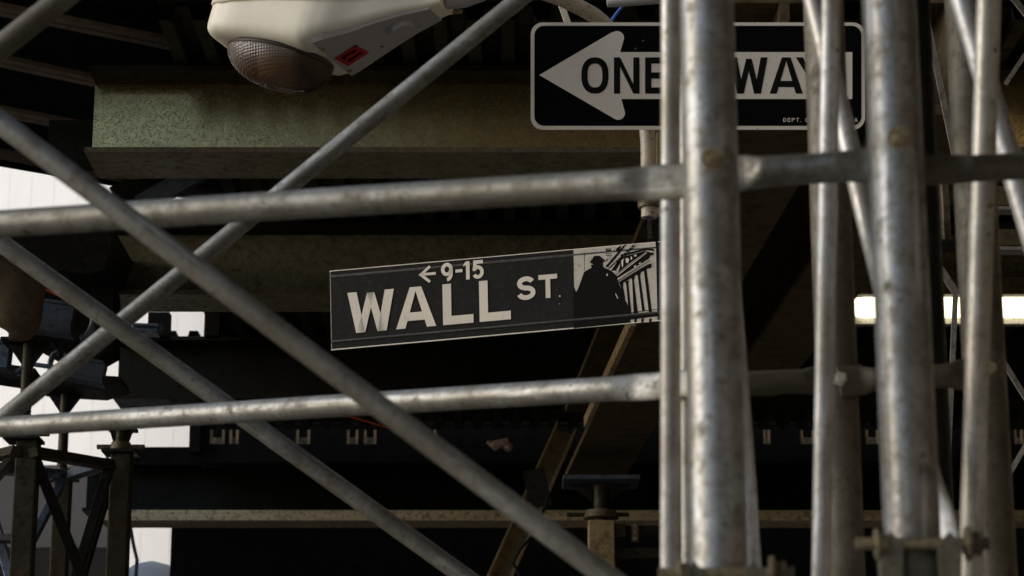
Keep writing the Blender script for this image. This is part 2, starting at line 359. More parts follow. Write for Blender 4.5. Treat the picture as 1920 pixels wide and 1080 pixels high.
deck_bay(at_z(388, 800, ZT).x, 4.55, j[2].y - .195, 15.0, 'corrugated metal deck between the third and lowest steel beams')
solo(MB().box(xd, 4.55, 7.9, 15.0, ZT + .065, ZT + .10), 'roof_board', M['black'], 'black plywood roof boarding laid over the corrugated deck', 'roof board')

solo(MB().box(at_z(383, 640, ZT).x, 4.5, j[2].y - .22, j[2].y - .205, ZT + .001, ZT + .063), 'flute_light_stop', M['black'], 'black strip added to stop light through the deck flutes over the third steel beam', 'closure strip')  # added to block bright glints through the flutes
# added pale timber imitating light seen through slots in the deck closure
yT = 15.55
a = at_y(380, 836, yT); 
cl = thing('deck_closure', 'dark closure strip with small slots above the lowest steel beam', 'closure strip', (0, 15.3, ZT))
slots = [(394, 422), (430, 448), (555, 582), (650, 672), (682, 706), (800, 818), (1430, 1444), (1500, 1528), (1622, 1648), (1900, 1918)]
xs = [at_y(360, 820, 15.3).x] + [v for s_ in slots for v in (at_y(s_[0], 820, 15.3).x, at_y(s_[1], 820, 15.3).x)] + [4.5]
z0 = at_y(960, 834, 15.3).z; z1 = at_y(960, 800, 15.3).z
for i in range(0, len(xs), 2):
    part(MB().box(xs[i], xs[i + 1], 15.28, 15.32, z0, z1 + .004), 'closure_board', M['black'], cl)
part(MB().box(xs[0], 4.5, 15.27, 15.33, z1 + .005, z1 + .30), 'upstand', M['black'], cl)
part(MB().box(xs[0], 4.5, 15.27, 15.33, z0 - .12, z0 - .001), 'kick_strip', M['black'], cl)
zl_ = at_y(960, 820, 15.4).z
for s_ in slots:
    for e_ in (at_y(s_[0], 820, 15.3).x, at_y(s_[1], 820, 15.3).x - .018):
        part(MB().box(e_, e_ + .018, 15.285, 15.315, z0, z0 + (z1 - z0) * .8), 'jamb', M['channel_tan'], cl)
part(MB().box(xs[0], 4.5, 15.84, 15.88, z0 - .05, z1 + .25), 'rear_board', M['black'], cl)  # added black board, hides the bright building behind the slots
solo(MB().hexa([(xs[0], 15.36, z0 - .02), (4.5, 15.36, z0 - .02), (4.5, 15.8, z0 - .02), (xs[0], 15.8, z0 - .02),
                (xs[0], 15.40, zl_), (4.5, 15.40, zl_), (4.5, 15.8, zl_ + .02), (xs[0], 15.8, zl_ + .02)]),
     'slot_light_timber', M['timber'], 'pale timber added to imitate light through the slots above the lowest beam', 'timber beam')

pb = at_y(228, 838, j[3].y - .40); pc = at_y(228, 872, j[3].y - .40)
solo(MB().box(pb.x, 4.5, pb.y, pb.y + .05, pc.z, pb.z), 'gap_cover_strip', M['black'], 'black strip added to cover the bright gap over the lowest steel beam', 'board')  # added dark strip, hides the bright gap above the beam
# long rough timber under the lowest beam, and the black wall behind
pa = at_y(243, 985, j[3].y - .38); 
y0 = j[3].y - .75
zt_ = at_y(960, 956, y0).z; zb_ = at_y(960, 976, y0).z
solo(MB().box(at_y(186, 960, y0).x, 4.5, y0, y0 + .30, zb_, zt_), 'timber_beam', M['timber'], 'long rough pale timber beam lying level below the lowest steel beam', 'timber beam', bevel=.006)
yw = j[3].y + .6
solo(MB().box(at_y(320, 1030, yw).x, 4.58, yw, yw + .12, 0.15, at_y(0, 976, yw).z), 'black_wall', M['black'], 'black boarded wall below the long timber beam', 'wall')
solo(MB().box(at_y(250, 880, yw).x, 4.58, yw + .13, yw + .2, at_y(0, 960, yw).z, ZT - .12), 'backing_board', M['black'], 'black backing board behind the lowest steel beam', 'board')

# deck with paired purlins at the upper left
ZP = 4.93
def purlin(pa, pb, wpx, label, grp='paired brown channels under the upper left roof'):
    a = at_z(*pa, ZP); b = at_z(*pb, ZP); t_ = (b - a).normalized()
    a2 = a - t_ * 2.0; b2 = b + t_ * 1.2
    if b2.y > 12: b2 = b + t_ * .2
    th = thing('purlin_pair', label, 'roof channel', (a + b) / 2, grp)
    n = Vector((t_.y, -t_.x, 0))
    if n.y > 0: n = -n
    for k in (0, 1):
        off = n * (k * .052)
        part(MB().bar(a2 + off, b2 + off, .042, .022, (0, 0, 1)), 'channel', M['purlin'], th, .003)
purlin((0, 22), (430, 108), 30, 'highest pair of brown roof channels, running behind the street lamp')
purlin((0, 118), (185, 157), 30, 'second pair of brown roof channels from the top left corner')
purlin((0, 212), (185, 247), 30, 'third pair of brown roof channels from the top left corner')
purlin((0, 292), (200, 330), 30, 'lowest pair of brown roof channels, against the white building')
# sheet above the purlins
q = [at_z(0, 285, ZP + .06), at_z(215, 330, ZP + .06)]; d = (q[1] - q[0]).normalized()
e0 = q[0] - d * 6; e1 = q[1] + d * 3.5
solo(MB().prism([(e0.x, e0.y, ZP + .065), (e1.x, e1.y, ZP + .065), (e1.x, 7.7, ZP + .065), (e0.x, 7.7, ZP + .065)], (0, 0, .05)),
     'roof_sheet', M['black'], 'dark roof sheet above the paired brown channels at upper left', 'roof sheet')
solo(MB().box(-1.9, 4.55, 7.7, 8.5, ZP + .12, ZP + .17), 'roof_sheet', M['black'], 'dark roof sheet behind the direction sign and street lamp', 'roof sheet')
# bluish fascia piece between the purlins and the top beam
fa = at_y(92, 225, 9.0); fb = at_y(196, 312, 9.0)
solo(MB().box(fa.x, fb.x, 9.0, 9.06, fb.z, fa.z), 'fascia_plate', M['dark_steel'], 'dark bluish fascia plate just left of the topmost steel beam', 'steel plate')

# girders running away from the viewer (underside at z 3.9)
ZG = 3.93
def girder(l0, r0, l1, r1, label, mat, h=.38):          # near left/right, far left/right pixels of the underside
    a = at_z(*l0, ZG); b = at_z(*r0, ZG); c = at_z(*l1, ZG); d_ = at_z(*r1, ZG)
    t = thing('girder', label, 'girder', (a + b + c + d_) / 4, 'wide girders running away below the steel beams')
    tf = .03; up = Vector((0, 0, 1))
    def slab(p, z0, z1): return MB().hexa([v + up * z0 for v in p] + [v + up * z1 for v in p])
    base = [a, b, d_, c]
    part(slab(base, 0, tf), 'bottom_flange', mat, t, .003); part(slab(base, h - tf, h), 'top_flange', mat, t, .003)
    n0 = (a + b) / 2; n1 = (c + d_) / 2; s_ = (b - a).normalized() * .015
    part(slab([n0 - s_, n0 + s_, n1 + s_, n1 - s_], tf, h - tf), 'web', mat, t)
    return t
def lx(y, x0, y0, vx=660, vy=1754): return x0 + (vx - x0) * (y - y0) / (vy - y0)
g1 = girder((lx(215, 1060, 895), 215), (lx(215, 1172, 895), 215), (1060, 895), (1172, 895), 'brown steel girder slanting up from the shoring head to behind the direction sign', M['brown'])
g2 = girder((lx(215, 1395, 680), 215), (lx(215, 1509, 680), 215), (lx(745, 1395, 680), 745), (lx(745, 1509, 680), 745), 'dark brown girder crossing behind the right scaffold posts', M['brown'])
# pale strip imitating the lit left edge of girder one
a = at_z(lx(600, 1052, 895), 600, ZG - .01); b = at_z(lx(792, 1052, 895), 792, ZG - .01)
solo(MB().bar(a, b, .022, .05, (0, 0, 1)), 'lit_edge_strip', M['channel_tan'], 'thin pale strip standing in for the lit left edge of the brown girder', 'metal strip')

# ------------------------------------------------------------------ fluorescent light
YL = 9.9
p0 = at_y(1598, 600, YL); p1 = at_y(1920, 553, YL); zc = (p0.z + p1.z) / 2; x0 = p0.x
fl = thing('fluorescent_light', 'lit fluorescent strip light glowing behind the right scaffold posts', 'light', (x0 + .6, YL, zc))
part(MB().sweep([(x0 + x, YL, zc) for x in (0, .006, .02, .05, 1.2, 1.22)], [.018, .032, .040, .044, .044, .03], (0, 0, 1)), 'diffuser', M['tube_glow'], fl)
part(MB().box(x0 - .02, x0 + 1.24, YL + .055, YL + .10, zc - .06, zc + .075), 'housing', M['angle'], fl, .004)
for dx in (.25, 1.0): part(MB().box(x0 + dx, x0 + dx + .02, YL + .07, YL + .09, zc + .076, ZT), 'hanger', M['angle'], fl)

# ------------------------------------------------------------------ scaffolding in front
def vert(px, py, d, z0, z1): p = at_d(px, py, d); return Vector((p.x, p.y, z0)), Vector((p.x, p.y, z1))
def scaffold_post(px, d, od, label, mat='galv_post', grp='upright scaffold posts', zt=3.9):
    a, b = vert(px, 540, d, .16, zt)
    t = thing('scaffold_post', label, 'scaffold post', a, grp)
    n = 14; pts = [a.lerp(b, i / n) for i in range(n + 1)]
    part(MB().sweep(pts, [od / 2] * (n + 1), n=40), 'tube', M[mat], t)
    part(MB().box(a.x - .075, a.x + .075, a.y - .075, a.y + .075, .142, .152), 'base_plate', M['galv_brown'], t)
    return t, a
OD = .0603
A, pa_ = scaffold_post(1337, 2.6, OD, 'thick foreground scaffold post just right of the thin tube, with a bolt near its top')
B, pb_ = scaffold_post(1690, 2.62, OD, 'thick foreground scaffold post with a clamp at its foot, right of the first')
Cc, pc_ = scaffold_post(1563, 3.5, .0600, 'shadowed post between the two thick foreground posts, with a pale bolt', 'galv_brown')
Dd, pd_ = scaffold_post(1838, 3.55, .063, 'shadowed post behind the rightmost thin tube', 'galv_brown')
Ee, pe_ = scaffold_post(1732, 3.8, .0620, 'dark post half hidden behind the clamped foreground post', 'dark_steel')

def tube(name, pts, od, label, cat, mat='galv', grp=None, flat0=None, flat1=None, ref=(0, 1, 0)):
    """pts: (px, py, d). flat0/flat1: flattened ends as (half height, half thickness)"""
    P = [at_d(*p) for p in pts]
    m = MB(); path = []; rad = []
    r = od / 2
    n = 10
    for i in range(len(P) - 1):
        for k in range(n):
            path.append(P[i].lerp(P[i + 1], k / n)); rad.append((r, r))
    path.append(P[-1]); rad.append((r, r))
    def flatten(path, rad, fl):                       # at the end of the list
        t_ = (path[-1] - path[-2]).normalized(); e = path[-1]; path.pop(); rad.pop()
        h, th, ln, tl = fl
        for s_ in [0, .15, .3, .45, .6, .75, .9, 1.0]:
            w_ = s_ * s_ * (3 - 2 * s_)
            path.append(e + t_ * (tl * s_)); rad.append((r + (h - r) * w_, r + (th - r) * w_))
        path.append(e + t_ * (tl + ln)); rad.append((h, th))
    if flat1: flatten(path, rad, flat1)
    if flat0:
        path.reverse(); rad.reverse(); flatten(path, rad, flat0); path.reverse(); rad.reverse()
    # remove duplicates
    m.sweep(path, rad, ref, n=32)
    o = solo(m, name, M[mat], label, cat, grp)
    ax = (P[-1] - P[0]).normalized(); q_ = ax.to_track_quat('Z', 'Y')       # local Z runs along the tube, so streaks follow it
    o.data.transform(q_.to_matrix().to_4x4().inverted()); o.rotation_mode = 'QUATERNION'; o.rotation_quaternion = q_
    return o

# rail 1 (upper) : bolts onto posts A and B
def bend(x0, y0, d0, x1, y1, d1, sag=0, n=4):
    return [(x0 + (x1 - x0) * i / n, y0 + (y1 - y0) * i / n + sag * math.sin(math.pi * i / n), d0 + (d1 - d0) * i / n) for i in range(n + 1)]
RG = 'horizontal scaffold rails'
dA = 2.6 + .036
tube('scaffold_rail', bend(-420, 448, 3.22, 1168, 346, 2.70, -2), .0352, 'upper horizontal scaffold rail, left bay, flattened where it meets the thick post', 'scaffold rail', 'galv', RG, flat1=(.0212, .0045, .075, .035))
tube('scaffold_rail', bend(1435, 322, 2.70, 1570, 313, 2.68, 0), .0345, 'short upper rail between the two thick foreground posts', 'scaffold rail', 'galv', RG, flat0=(.0212, .0045, .05, .025), flat1=(.0200, .0045, .05, .03))
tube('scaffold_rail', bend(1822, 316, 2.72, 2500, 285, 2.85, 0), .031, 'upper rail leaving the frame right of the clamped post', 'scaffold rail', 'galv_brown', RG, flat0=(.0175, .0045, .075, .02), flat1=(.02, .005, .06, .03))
# rail 2 (lower) : bolts onto the rear posts
tube('scaffold_rail', bend(-420, 828, 4.6, 1150, 729, 3.47, -1), .0362, 'lower horizontal scaffold rail crossing below the street name sign', 'scaffold rail', 'galv', RG, flat1=(.0205, .0045, .17, .05))
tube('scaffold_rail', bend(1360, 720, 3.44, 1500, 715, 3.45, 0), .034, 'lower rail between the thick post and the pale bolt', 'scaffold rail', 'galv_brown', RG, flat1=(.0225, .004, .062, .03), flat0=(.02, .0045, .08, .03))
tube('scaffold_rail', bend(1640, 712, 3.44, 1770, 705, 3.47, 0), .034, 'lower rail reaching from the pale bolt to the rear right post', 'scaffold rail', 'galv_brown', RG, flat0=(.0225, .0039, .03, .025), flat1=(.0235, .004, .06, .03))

BG = 'slanting scaffold braces'
tube('scaffold_brace', [(-330, -18, 2.86), (1480, 1337, 2.62)], .0262, 'longest slanting brace, falling right across both rails in front of everything', 'scaffold brace', 'galv', BG)
tube('scaffold_brace', [(-320, 224, 4.35), (1250, 1354, 4.28)], .0335, 'lower slanting brace falling right, passing behind the lower rail', 'scaffold brace', 'galv', BG)
tube('scaffold_brace', [(-380, 1098, 4.45), (1240, -218, 4.5)], .0340, 'brace rising right from the lower rail towards the street lamp', 'scaffold brace', 'galv', BG)
tube('scaffold_brace', [(-200, 250, 3.3), (330, -174, 3.3)], .034, 'brace cutting across the top left corner', 'scaffold brace', 'galv_brown', BG)

TG = 'thin upright scaffold tubes'
tube('scaffold_tube', [(1258, -260, 2.93), (1256, 1330, 2.93)], .0242, 'thin bright tube left of the first thick post', 'scaffold tube', 'galv_bright', TG)
tube('scaffold_tube', [(1283, -260, 3.4), (1292, 1330, 3.4)], .020, 'bluish thin tube squeezed between the bright tube and thick post', 'scaffold tube', 'galv_bright', TG)
tube('scaffold_tube', [(1563, -260, 2.98), (1535, 1330, 2.98)], .0240, 'thin bright tube in front of the post with pale bolt', 'scaffold tube', 'galv_bright', TG)
tube('scaffold_tube', [(1862, -260, 2.90), (1812, 1330, 2.90)], .0292, 'thin bright tube nearest the right edge of the photo', 'scaffold tube', 'galv_bright', TG)
tube('scaffold_brace', [(1462, -260, 3.25), (1742, 890, 2.86)], .0268, 'steep white brace running behind the clamped post down to its clamp', 'scaffold brace', 'galv_bright', BG, flat1=(.0195, .0045, .05, .055), ref=(-.55, -.83, 0))
tube('scaffold_brace', [(1726, -260, 3.25), (2155, 1178, 2.93)], .031, 'steep white brace leaving the frame at right below the upper rail', 'scaffold brace', 'galv_bright', BG)
tube('scaffold_brace', [(1312, -260, 3.3), (1402, 930, 3.0)], .0235, 'short bluish brace beside the first thick post, flattened at its foot', 'scaffold brace', 'galv_bright', BG, flat1=(.0105, .004, .05, .05))

# planked deck added over the posts, above the frame, to block sky light
pf = thing('sky_block_platform', 'unseen dark plank deck added over the foreground scaffold posts to block sky light', 'platform', (2.1, 3.6, 3.93))
for i in range(15): part(MB().box(-.35, 4.5, 1.0 + i * .27, 1.255 + i * .27, 3.93, 3.97), 'plank', M['olive_dark'], pf)
# bolts
def post_bolt(post, px, py, d, r, mat='bolt'):
    c = at_d(px, py, d); part(MB().hexbolt(c, (0, -1, -.1), r, .012), 'bolt', M[mat], post)
post_bolt(A, 1336, 298, 2.6 - .035, .0085); post_bolt(B, 1685, 259, 2.62 - .035, .0085)
c = at_d(1574, 711, 3.43); part(MB().hexbolt(c, (0, -1, -.12), .0105, .012, False), 'bolt', M['pale_bolt'], Cc)
c = at_d(1856, 690, 3.43); part(MB().hexbolt(c, (0, -1, -.12), .009, .012, False), 'bolt', M['bolt'], Dd)

# clamps at the feet of the two thick posts
def clamp(post_xy, px, py, d, label, sc=1.0):
    c = at_d(px, py, d); cx, cy = post_xy
    t = thing('pipe_clamp', label, 'clamp', (cx, cy, c.z - .03), 'clamps around the foreground posts')
    # saddle ring
    m = MB(); n = 36; ri = OD / 2 + .0015; ro = OD / 2 + .0065; h = .019
    zc = c.z - .020
    for (r_, fl) in ((ro, 1), (ri, -1)):
        vs = [(cx + r_ * math.cos(2 * math.pi * k / n), cy + r_ * math.sin(2 * math.pi * k / n), zc + s_ * h) for s_ in (-1, 1) for k in range(n)]
        m.add(vs, [(k, (k + 1) % n, n + (k + 1) % n, n + k) for k in range(n)], True)
    for s_ in (-1, 1):
        vs = [(cx + r_ * math.cos(2 * math.pi * k / n), cy + r_ * math.sin(2 * math.pi * k / n), zc + s_ * h) for r_ in (ri, ro) for k in range(n)]
        m.add(vs, [(k, (k + 1) % n, n + (k + 1) % n, n + k) for k in range(n)])
    part(m, 'saddle', M['galv_end'], t)
    yb = cy - OD / 2 - .011
    for sx in (-1, 1):
        x = cx + sx * (OD / 2 + .0)
        part(MB().prism([(x - .010, yb - .012, zc - .026), (x + .010, yb - .012, zc - .02), (x + .012, yb - .012, zc + .018), (x, yb - .012, zc + .032), (x - .012, yb - .012, zc + .016)], (0, .028, 0)), 'lug', M['galv_end'], t, .002)
    zb = c.z
    part(MB().sweep([(cx - .066, yb - .004, zb), (cx + .066, yb - .004, zb)], [.0062, .0062], n=16), 'bolt_shaft', M['bolt'], t)
    part(MB().hexbolt((cx + .048, yb - .004, zb), (1, 0, .02), .0125, .016), 'nut', M['edge_rust'], t)
    part(MB().hexbolt((cx - .046, yb - .004, zb), (1, 0, .02), .011, .012), 'bolt_head', M['bolt'], t)
    return t
clamp((pb_.x, pb_.y), 1710, 1047, 2.60, 'rusty pipe clamp with a long bolt around the second thick post')
clamp((pa_.x, pa_.y), 1350, 1108, 2.60, 'pipe clamp just entering the frame around the first thick post')

# ------------------------------------------------------------------ thin braces and shelf frames behind the right posts
def stick(a, b, w_, label, name='thin_brace', cat='thin brace', mat='angle', grp='thin light braces behind the right posts'):
    return solo(MB().bar(at_d(*a), at_d(*b), w_, .006, (0, 1, 0)), name, M[mat], label, cat, grp)
stick((1718, -60, 6.2), (1792, 300, 6.2), .016, 'thin light brace falling right between the clamped post and the rear post')
stick((1735, 462, 6.0), (1792, 548, 6.0), .018, 'thin perforated strip falling right below the small bracket')
stick((1792, 540, 6.0), (1776, 900, 6.0), .013, 'long thin rod hanging upright behind the rear right post')
stick((1876, 670, 5.6), (2110, 1047, 5.6), .012, 'thin brace falling right to the frame edge, low at right')
stick((1868, 931, 5.6), (2060, 599, 5.6), .011, 'thin brace rising right to the frame edge, low at right')
stick((1885, 158, 5.6), (1990, 0, 5.6), .010, 'thin brace rising right in the upper right corner')
stick((1895, -10, 5.6), (1950, 60, 5.6), .014, 'thin brace falling right in the upper right corner')
fr = thing('bracket_frame', 'perforated steel bracket frame with a rusty upright, behind the rear right post', 'bracket', at_d(1765, 470, 6.0))
part(MB().bar(at_d(1757, 335, 6.0), at_d(1764, 455, 6.0), .013, .012), 'perforated_angle', M['angle'], fr)
part(MB().bar(at_d(1770, 335, 6.04), at_d(1776, 456, 6.04), .016, .03), 'rusty_upright', M['edge_rust'], fr)
for i in range(4):
    p = at_d(1758.5 + i * 1.7, 350 + i * 30, 5.985); part(MB().bar(p, p + Vector((0, 0, -.008)), .004, .002), 'slot', M['black'], fr)
part(MB().prism([at_d(1730, 433, 6.0), at_d(1756, 402, 6.0), at_d(1757, 445, 6.0), at_d(1733, 462, 6.0)], (0, .03, 0)), 'gusset', M['angle'], fr)
part(MB().bar(at_d(1733, 461, 6.0), at_d(1800, 461, 6.0), .006, .10), 'ledge', M['dark_steel'], fr)
for i, (ya, yb, lab) in enumerate(((352, 397, 'upper brown shelf rail at the right edge of the photo'), (433, 472, 'lower brown shelf rail at the right edge of the photo'))):
    t = thing('shelf_rail', lab, 'shelf rail', at_d(1900, yb, 6.3), 'brown shelf rails at the right edge')
    part(MB().bar(at_d(1860, (ya + yb) / 2 - 3, 6.3), at_d(2050, (ya + yb) / 2 - 3, 6.3), (yb - ya - 8) * 6.3 / F, .05), 'board', M['brown'], t)
    part(MB().bar(at_d(1860, yb - 2, 6.27), at_d(2050, yb - 2, 6.27), .009, .05), 'lip', M['angle'], t)
solo(MB().bar(at_d(1700, 505, 10.6), at_d(2000, 505, 10.6), .06, .04), 'painted_glow_strip', M['tower'], 'dim tan strip imitating the glow just above the fluorescent light', 'batten')  # tan bar painting in lamp glow on the beam underside

# ------------------------------------------------------------------ lamp pole, curved arm and street lamp
YP = 6.95
pole = thing('lamp_pole', 'white street lamp pole with a rusty curved arm reaching to the lamp', 'lamp pole', (at_y(1335, 540, YP).x, YP, .14))
px_ = pole.location.x
part(MB().sweep([(px_, YP, z) for z in (.14, 1.5, 3.0, 4.6)], [.05, .047, .043, .04]), 'shaft', M['white_paint'], pole)
ac = [(1217, 408), (1216, 330), (1214, 250), (1200, 165), (1172, 95), (1128, 40), (1075, 8), (1020, -14), (960, -26), (900, -22), (850, 0)]
ap = [at_y(x, y, YP - .02 - max(0, i - 4) * .09) for i, (x, y) in enumerate(ac)]
fine = []
for i in range(len(ap) - 1):
    p0_, p1_, p2_, p3_ = ap[max(i - 1, 0)], ap[i], ap[i + 1], ap[min(i + 2, len(ap) - 1)]
    for k in range(5):
        t_ = k / 5
        fine.append(.5 * ((2 * p1_) + (p2_ - p0_) * t_ + (2 * p0_ - 5 * p1_ + 4 * p2_ - p3_) * t_ ** 2 + (3 * p1_ - p0_ - 3 * p2_ + p3_) * t_ ** 3))
fine.append(ap[-1])
part(MB().sweep(fine, [.0235] * len(fine)), 'curved_arm', M['white_paint'], pole)
c0 = at_y(1217, 382, YP - .02)
part(MB().sweep([c0 + Vector((0, 0, -.014)), c0 + Vector((0, 0, .014))], [.034, .034]), 'rusty_collar', M['edge_rust'], pole)
c1 = at_y(1217, 404, YP - .02)
part(MB().sweep([c1 + Vector((0, 0, -.008)), c1 + Vector((0, 0, .016))], [.013, .013]), 'collar_stud', M['alu'], pole)
part(MB().bar((c0.x, YP - .02, c0.z - .01), (px_, YP, c0.z - .01), .05, .03), 'arm_bracket', M['white_paint'], pole)
part(MB().bar(at_y(1233, 250, YP - .06), at_y(1233, 310, YP - .06), .005, .03), 'hanger_strap', M['channel_tan'], pole)
# strut behind arm
part(MB().bar(at_y(1052, 8, YP + .05), at_y(1066, 48, YP + .05), .018, .018), 'strut', M['white_paint'], pole)

# street lamp head (cobra head): stations from nose to tail
LC = at_y(527, 103, 6.55)                               # centre of the lens rim
LRM = Matrix.Rotation(R(-19.5), 3, 'Z') @ Matrix.Rotation(R(15), 3, 'Y')                    # the head tilts up towards its nose
def LP(x, y, z): return LC + LRM @ Vector((x, y, z))
S = [(-.206, .050, .030, .078), (-.203, .085, .012, .110), (-.192, .118, .002, .14), (-.165, .146, -.004, .165), (-.11, .160, -.006, .190), (0, .166, -.006, .225), (.08, .170, -.006, .24),
     (.125, .172, -.006, .25), (.150, .170, .004, .25), (.19, .160, .028, .25), (.25, .130, .066, .25), (.31, .108, .108, .255), (.37, .084, .146, .265), (.43, .060, .178, .275), (.47, .050, .200, .285)]
def section(x, hw, z0, z1, n=40):
    zc = z0 + (z1 - z0) * .42; out = []
    for k in range(n):
        a = 2 * math.pi * k / n; c_, s_ = math.cos(a), math.sin(a)
        e = .36 if s_ < 0 else .75
        y = hw * math.copysign(abs(c_) ** (.40 if s_ < 0 else .7), c_)
        z = zc + ((zc - z0) if s_ < 0 else (z1 - zc)) * math.copysign(abs(s_) ** e, s_)
        out.append(LP(x, y, z))
    return out
lamp = thing('street_lamp', 'cream street lamp head with amber glass bowl and a red number sticker', 'street lamp', LC)
SS = []
for i in range(len(S) - 1):
    for k in range(3):
        t_ = k / 3; SS.append(tuple(a_ + (b_ - a_) * t_ for a_, b_ in zip(S[i], S[i + 1])))
SS.append(S[-1])
def loft(rings):
    m = MB(); n = len(rings[0]); vs = [p for r_ in rings for p in r_]
    m.add(vs, [(i * n + k, (i + 1) * n + k, (i + 1) * n + (k + 1) % n, i * n + (k + 1) % n) for i in range(len(rings) - 1) for k in range(n)], True)
    m.add(rings[0], [tuple(range(n))]); m.add(rings[-1], [tuple(range(n - 1, -1, -1))])
    return m
body_mb = loft([section(*s_) for s_ in SS])
part(body_mb, 'lower_housing', M['lamp_cream'], lamp)
def shell(x, hw, z0, z1):
    zc = max(z0 + (z1 - z0) * .5, .085); hw = hw + .006; z1 = z1 + .008; out = []
    for k in range(21):
        a = math.pi * k / 20; c_, s_ = math.cos(a), math.sin(a)
        out.append(LP(x * 1.015, hw * math.copysign(abs(c_) ** .7, c_), zc + (z1 - zc) * abs(s_) ** .75))
    return out
m = MB(); rg = [shell(*s_) for s_ in SS]; n = 21
m.add([p for r_ in rg for p in r_], [(i * n + k, (i + 1) * n + k, (i + 1) * n + k + 1, i * n + k + 1) for i in range(len(rg) - 1) for k in range(n - 1)], True)
m.add(rg[0], [tuple(range(n))])
sh = part(m, 'upper_shell', M['lamp_cream'], lamp); sh.modifiers.new('s', 'SOLIDIFY').thickness = -.004
# access door on the underside behind the lens
m = MB(); dr = []
for (x, hw, z0, z1) in [s_ for s_ in SS if .162 <= s_[0] <= .45]:
    k_ = .90
    dr.append([LP(x, -hw * k_, z0 + .016), LP(x, -hw * (k_ - .05), z0 - .004), LP(x, hw * (k_ - .05), z0 - .004), LP(x, hw * k_, z0 + .016)])
m.add([p for r_ in dr for p in r_], [(i * 4 + k, (i + 1) * 4 + k, (i + 1) * 4 + k + 1, i * 4 + k + 1) for i in range(len(dr) - 1) for k in range(3)])
m.add(dr[0], [(0, 1, 2, 3)]); m.add(dr[-1], [(0, 1, 2, 3)])
part(m, 'access_door', M['lamp_grey'], lamp)
door_mb = m
# lens bowl, deepest towards the tail
rx, ry, dz = .156, .138, .086
m = MB(); rows = 14; n = 48; vs = []
for i in range(rows + 1):
    f = i / rows * math.pi / 2
    for k in range(n):
        a = 2 * math.pi * k / n
        vs.append(LP(rx * math.cos(f) ** .80 * math.cos(a) + .012 * math.sin(f), ry * math.cos(f) ** .80 * math.sin(a), -.010 - dz * math.sin(f)))
m.add(vs, [(i * n + k, (i + 1) * n + k, (i + 1) * n + (k + 1) % n, i * n + (k + 1) % n) for i in range(rows) for k in range(n)], True)
ln = part(m, 'glass_bowl', M['lens'], lamp); ln.modifiers.new('s', 'SOLIDIFY').thickness = -.004
m = MB(); vs = []
for r_, z in ((1.03, -.000), (1.03, -.012), (.97, -.012), (.97, -.000)):
    vs += [LP(rx * r_ * math.cos(2 * math.pi * k / n), ry * r_ * math.sin(2 * math.pi * k / n), z) for k in range(n)]
m.add(vs, [(i * n + k, ((i + 1) % 4) * n + k, ((i + 1) % 4) * n + (k + 1) % n, i * n + (k + 1) % n) for i in range(4) for k in range(n)], True)
part(m, 'gasket', M['lamp_dark'], lamp)
m = MB(); m.sweep([LP(-.07, 0, -.045), LP(-.05, 0, -.045), LP(.06, 0, -.045), LP(.09, 0, -.045)], [.012, .030, .030, .014]); part(m, 'bulb', M['sign_white'], lamp)
allv = body_mb.v + door_mb.v; off = len(body_mb.v)
bvh = BVHTree.FromPolygons([tuple(p) for p in allv], body_mb.f + [[i + off for i in f] for f in door_mb.f])
def onbody(px, py):
    r_ = ray(px, py).normalized(); h = bvh.ray_cast(CAM, r_)
    if h[0] is None: return at_y(px, py, 6.6), Vector((0, -.6, -.8))
    nn = h[1]; nn = nn if nn.dot(r_) < 0 else -nn
    return h[0], nn
p, nn = onbody(753, 48)
u = nn.cross(Vector((0, 1, 0))).normalized(); v = nn.cross(u)
ring = lambda r_, o: [p + (u * math.cos(2 * math.pi * k / 28) + v * math.sin(2 * math.pi * k / 28)) * r_ + nn * o for k in range(28)]
m = MB(); a0 = ring(.036, -.03); a1 = ring(.036, .012); a2 = ring(.032, .018)
m.add(a0 + a1 + a2, [(i * 28 + k, i * 28 + (k + 1) % 28, (i + 1) * 28 + (k + 1) % 28, (i + 1) * 28 + k) for i in (0, 1) for k in range(28)], True); m.add(a2, [tuple(range(28))])
part(m, 'round_boss', M['lamp_grey'], lamp)
SC = [onbody(*q_) for q_ in ((629, 108), (665, 85), (692, 99), (655, 124))]
SN = onbody(660, 104); SP = [at_plane(x_, y_, SN[0] + SN[1] * .003, SN[1]) for x_, y_ in ((628, 110.3), (666, 86), (691.8, 99), (652.6, 124.5))]
m = MB(); m.prism(SP, -SN[1] * .0012); part(m, 'number_sticker', M['red'], lamp)
m = MB()
def spoly(pts): m.add([at_plane(x_, y_, SN[0] + SN[1] * .0045, SN[1]) for x_, y_ in pts], [tuple(range(len(pts)))])
for pts in ([(1240, 527), (1272, 545), (1015, 690), (970, 672)], [(970, 672), (1000, 655), (1078, 688), (1045, 718)], [(1330, 565), (1362, 583), (1170, 722), (1122, 712)], [(1122, 712), (1172, 722), (1140, 752), (1092, 742)],
            [(1228, 452), (1290, 455), (1262, 478), (1218, 470)]): spoly([(540 + a_ / 9.817, 40 + b_ / 9.817) for a_, b_ in pts])
part(m, 'digits', M['print_black'], lamp)
for (bx, by) in ((606, 92), (656, 132), (716, 86)):
    h_ = onbody(bx, by); part(MB().hexbolt(h_[0] + h_[1] * .001, h_[1], .0045, .004), 'screw', M['bolt'], lamp)
# slip fitter and bolts
e = LP(.46, 0, .243)
part(MB().sweep([e, e + Vector((.05, .0, .0)), e + Vector((.10, .0, .02))], [.040, .036, .036]), 'slip_fitter', M['lamp_grey'], lamp)
for (bx, by, r_) in ((815, 7, .010), (846, 18, .010), (836, 8, .012)):
    c = at_y(bx, by, 6.45); part(MB().hexbolt(c, (.9, -.3, -.3), r_, .022), 'fitter_bolt', M['bolt'], lamp)
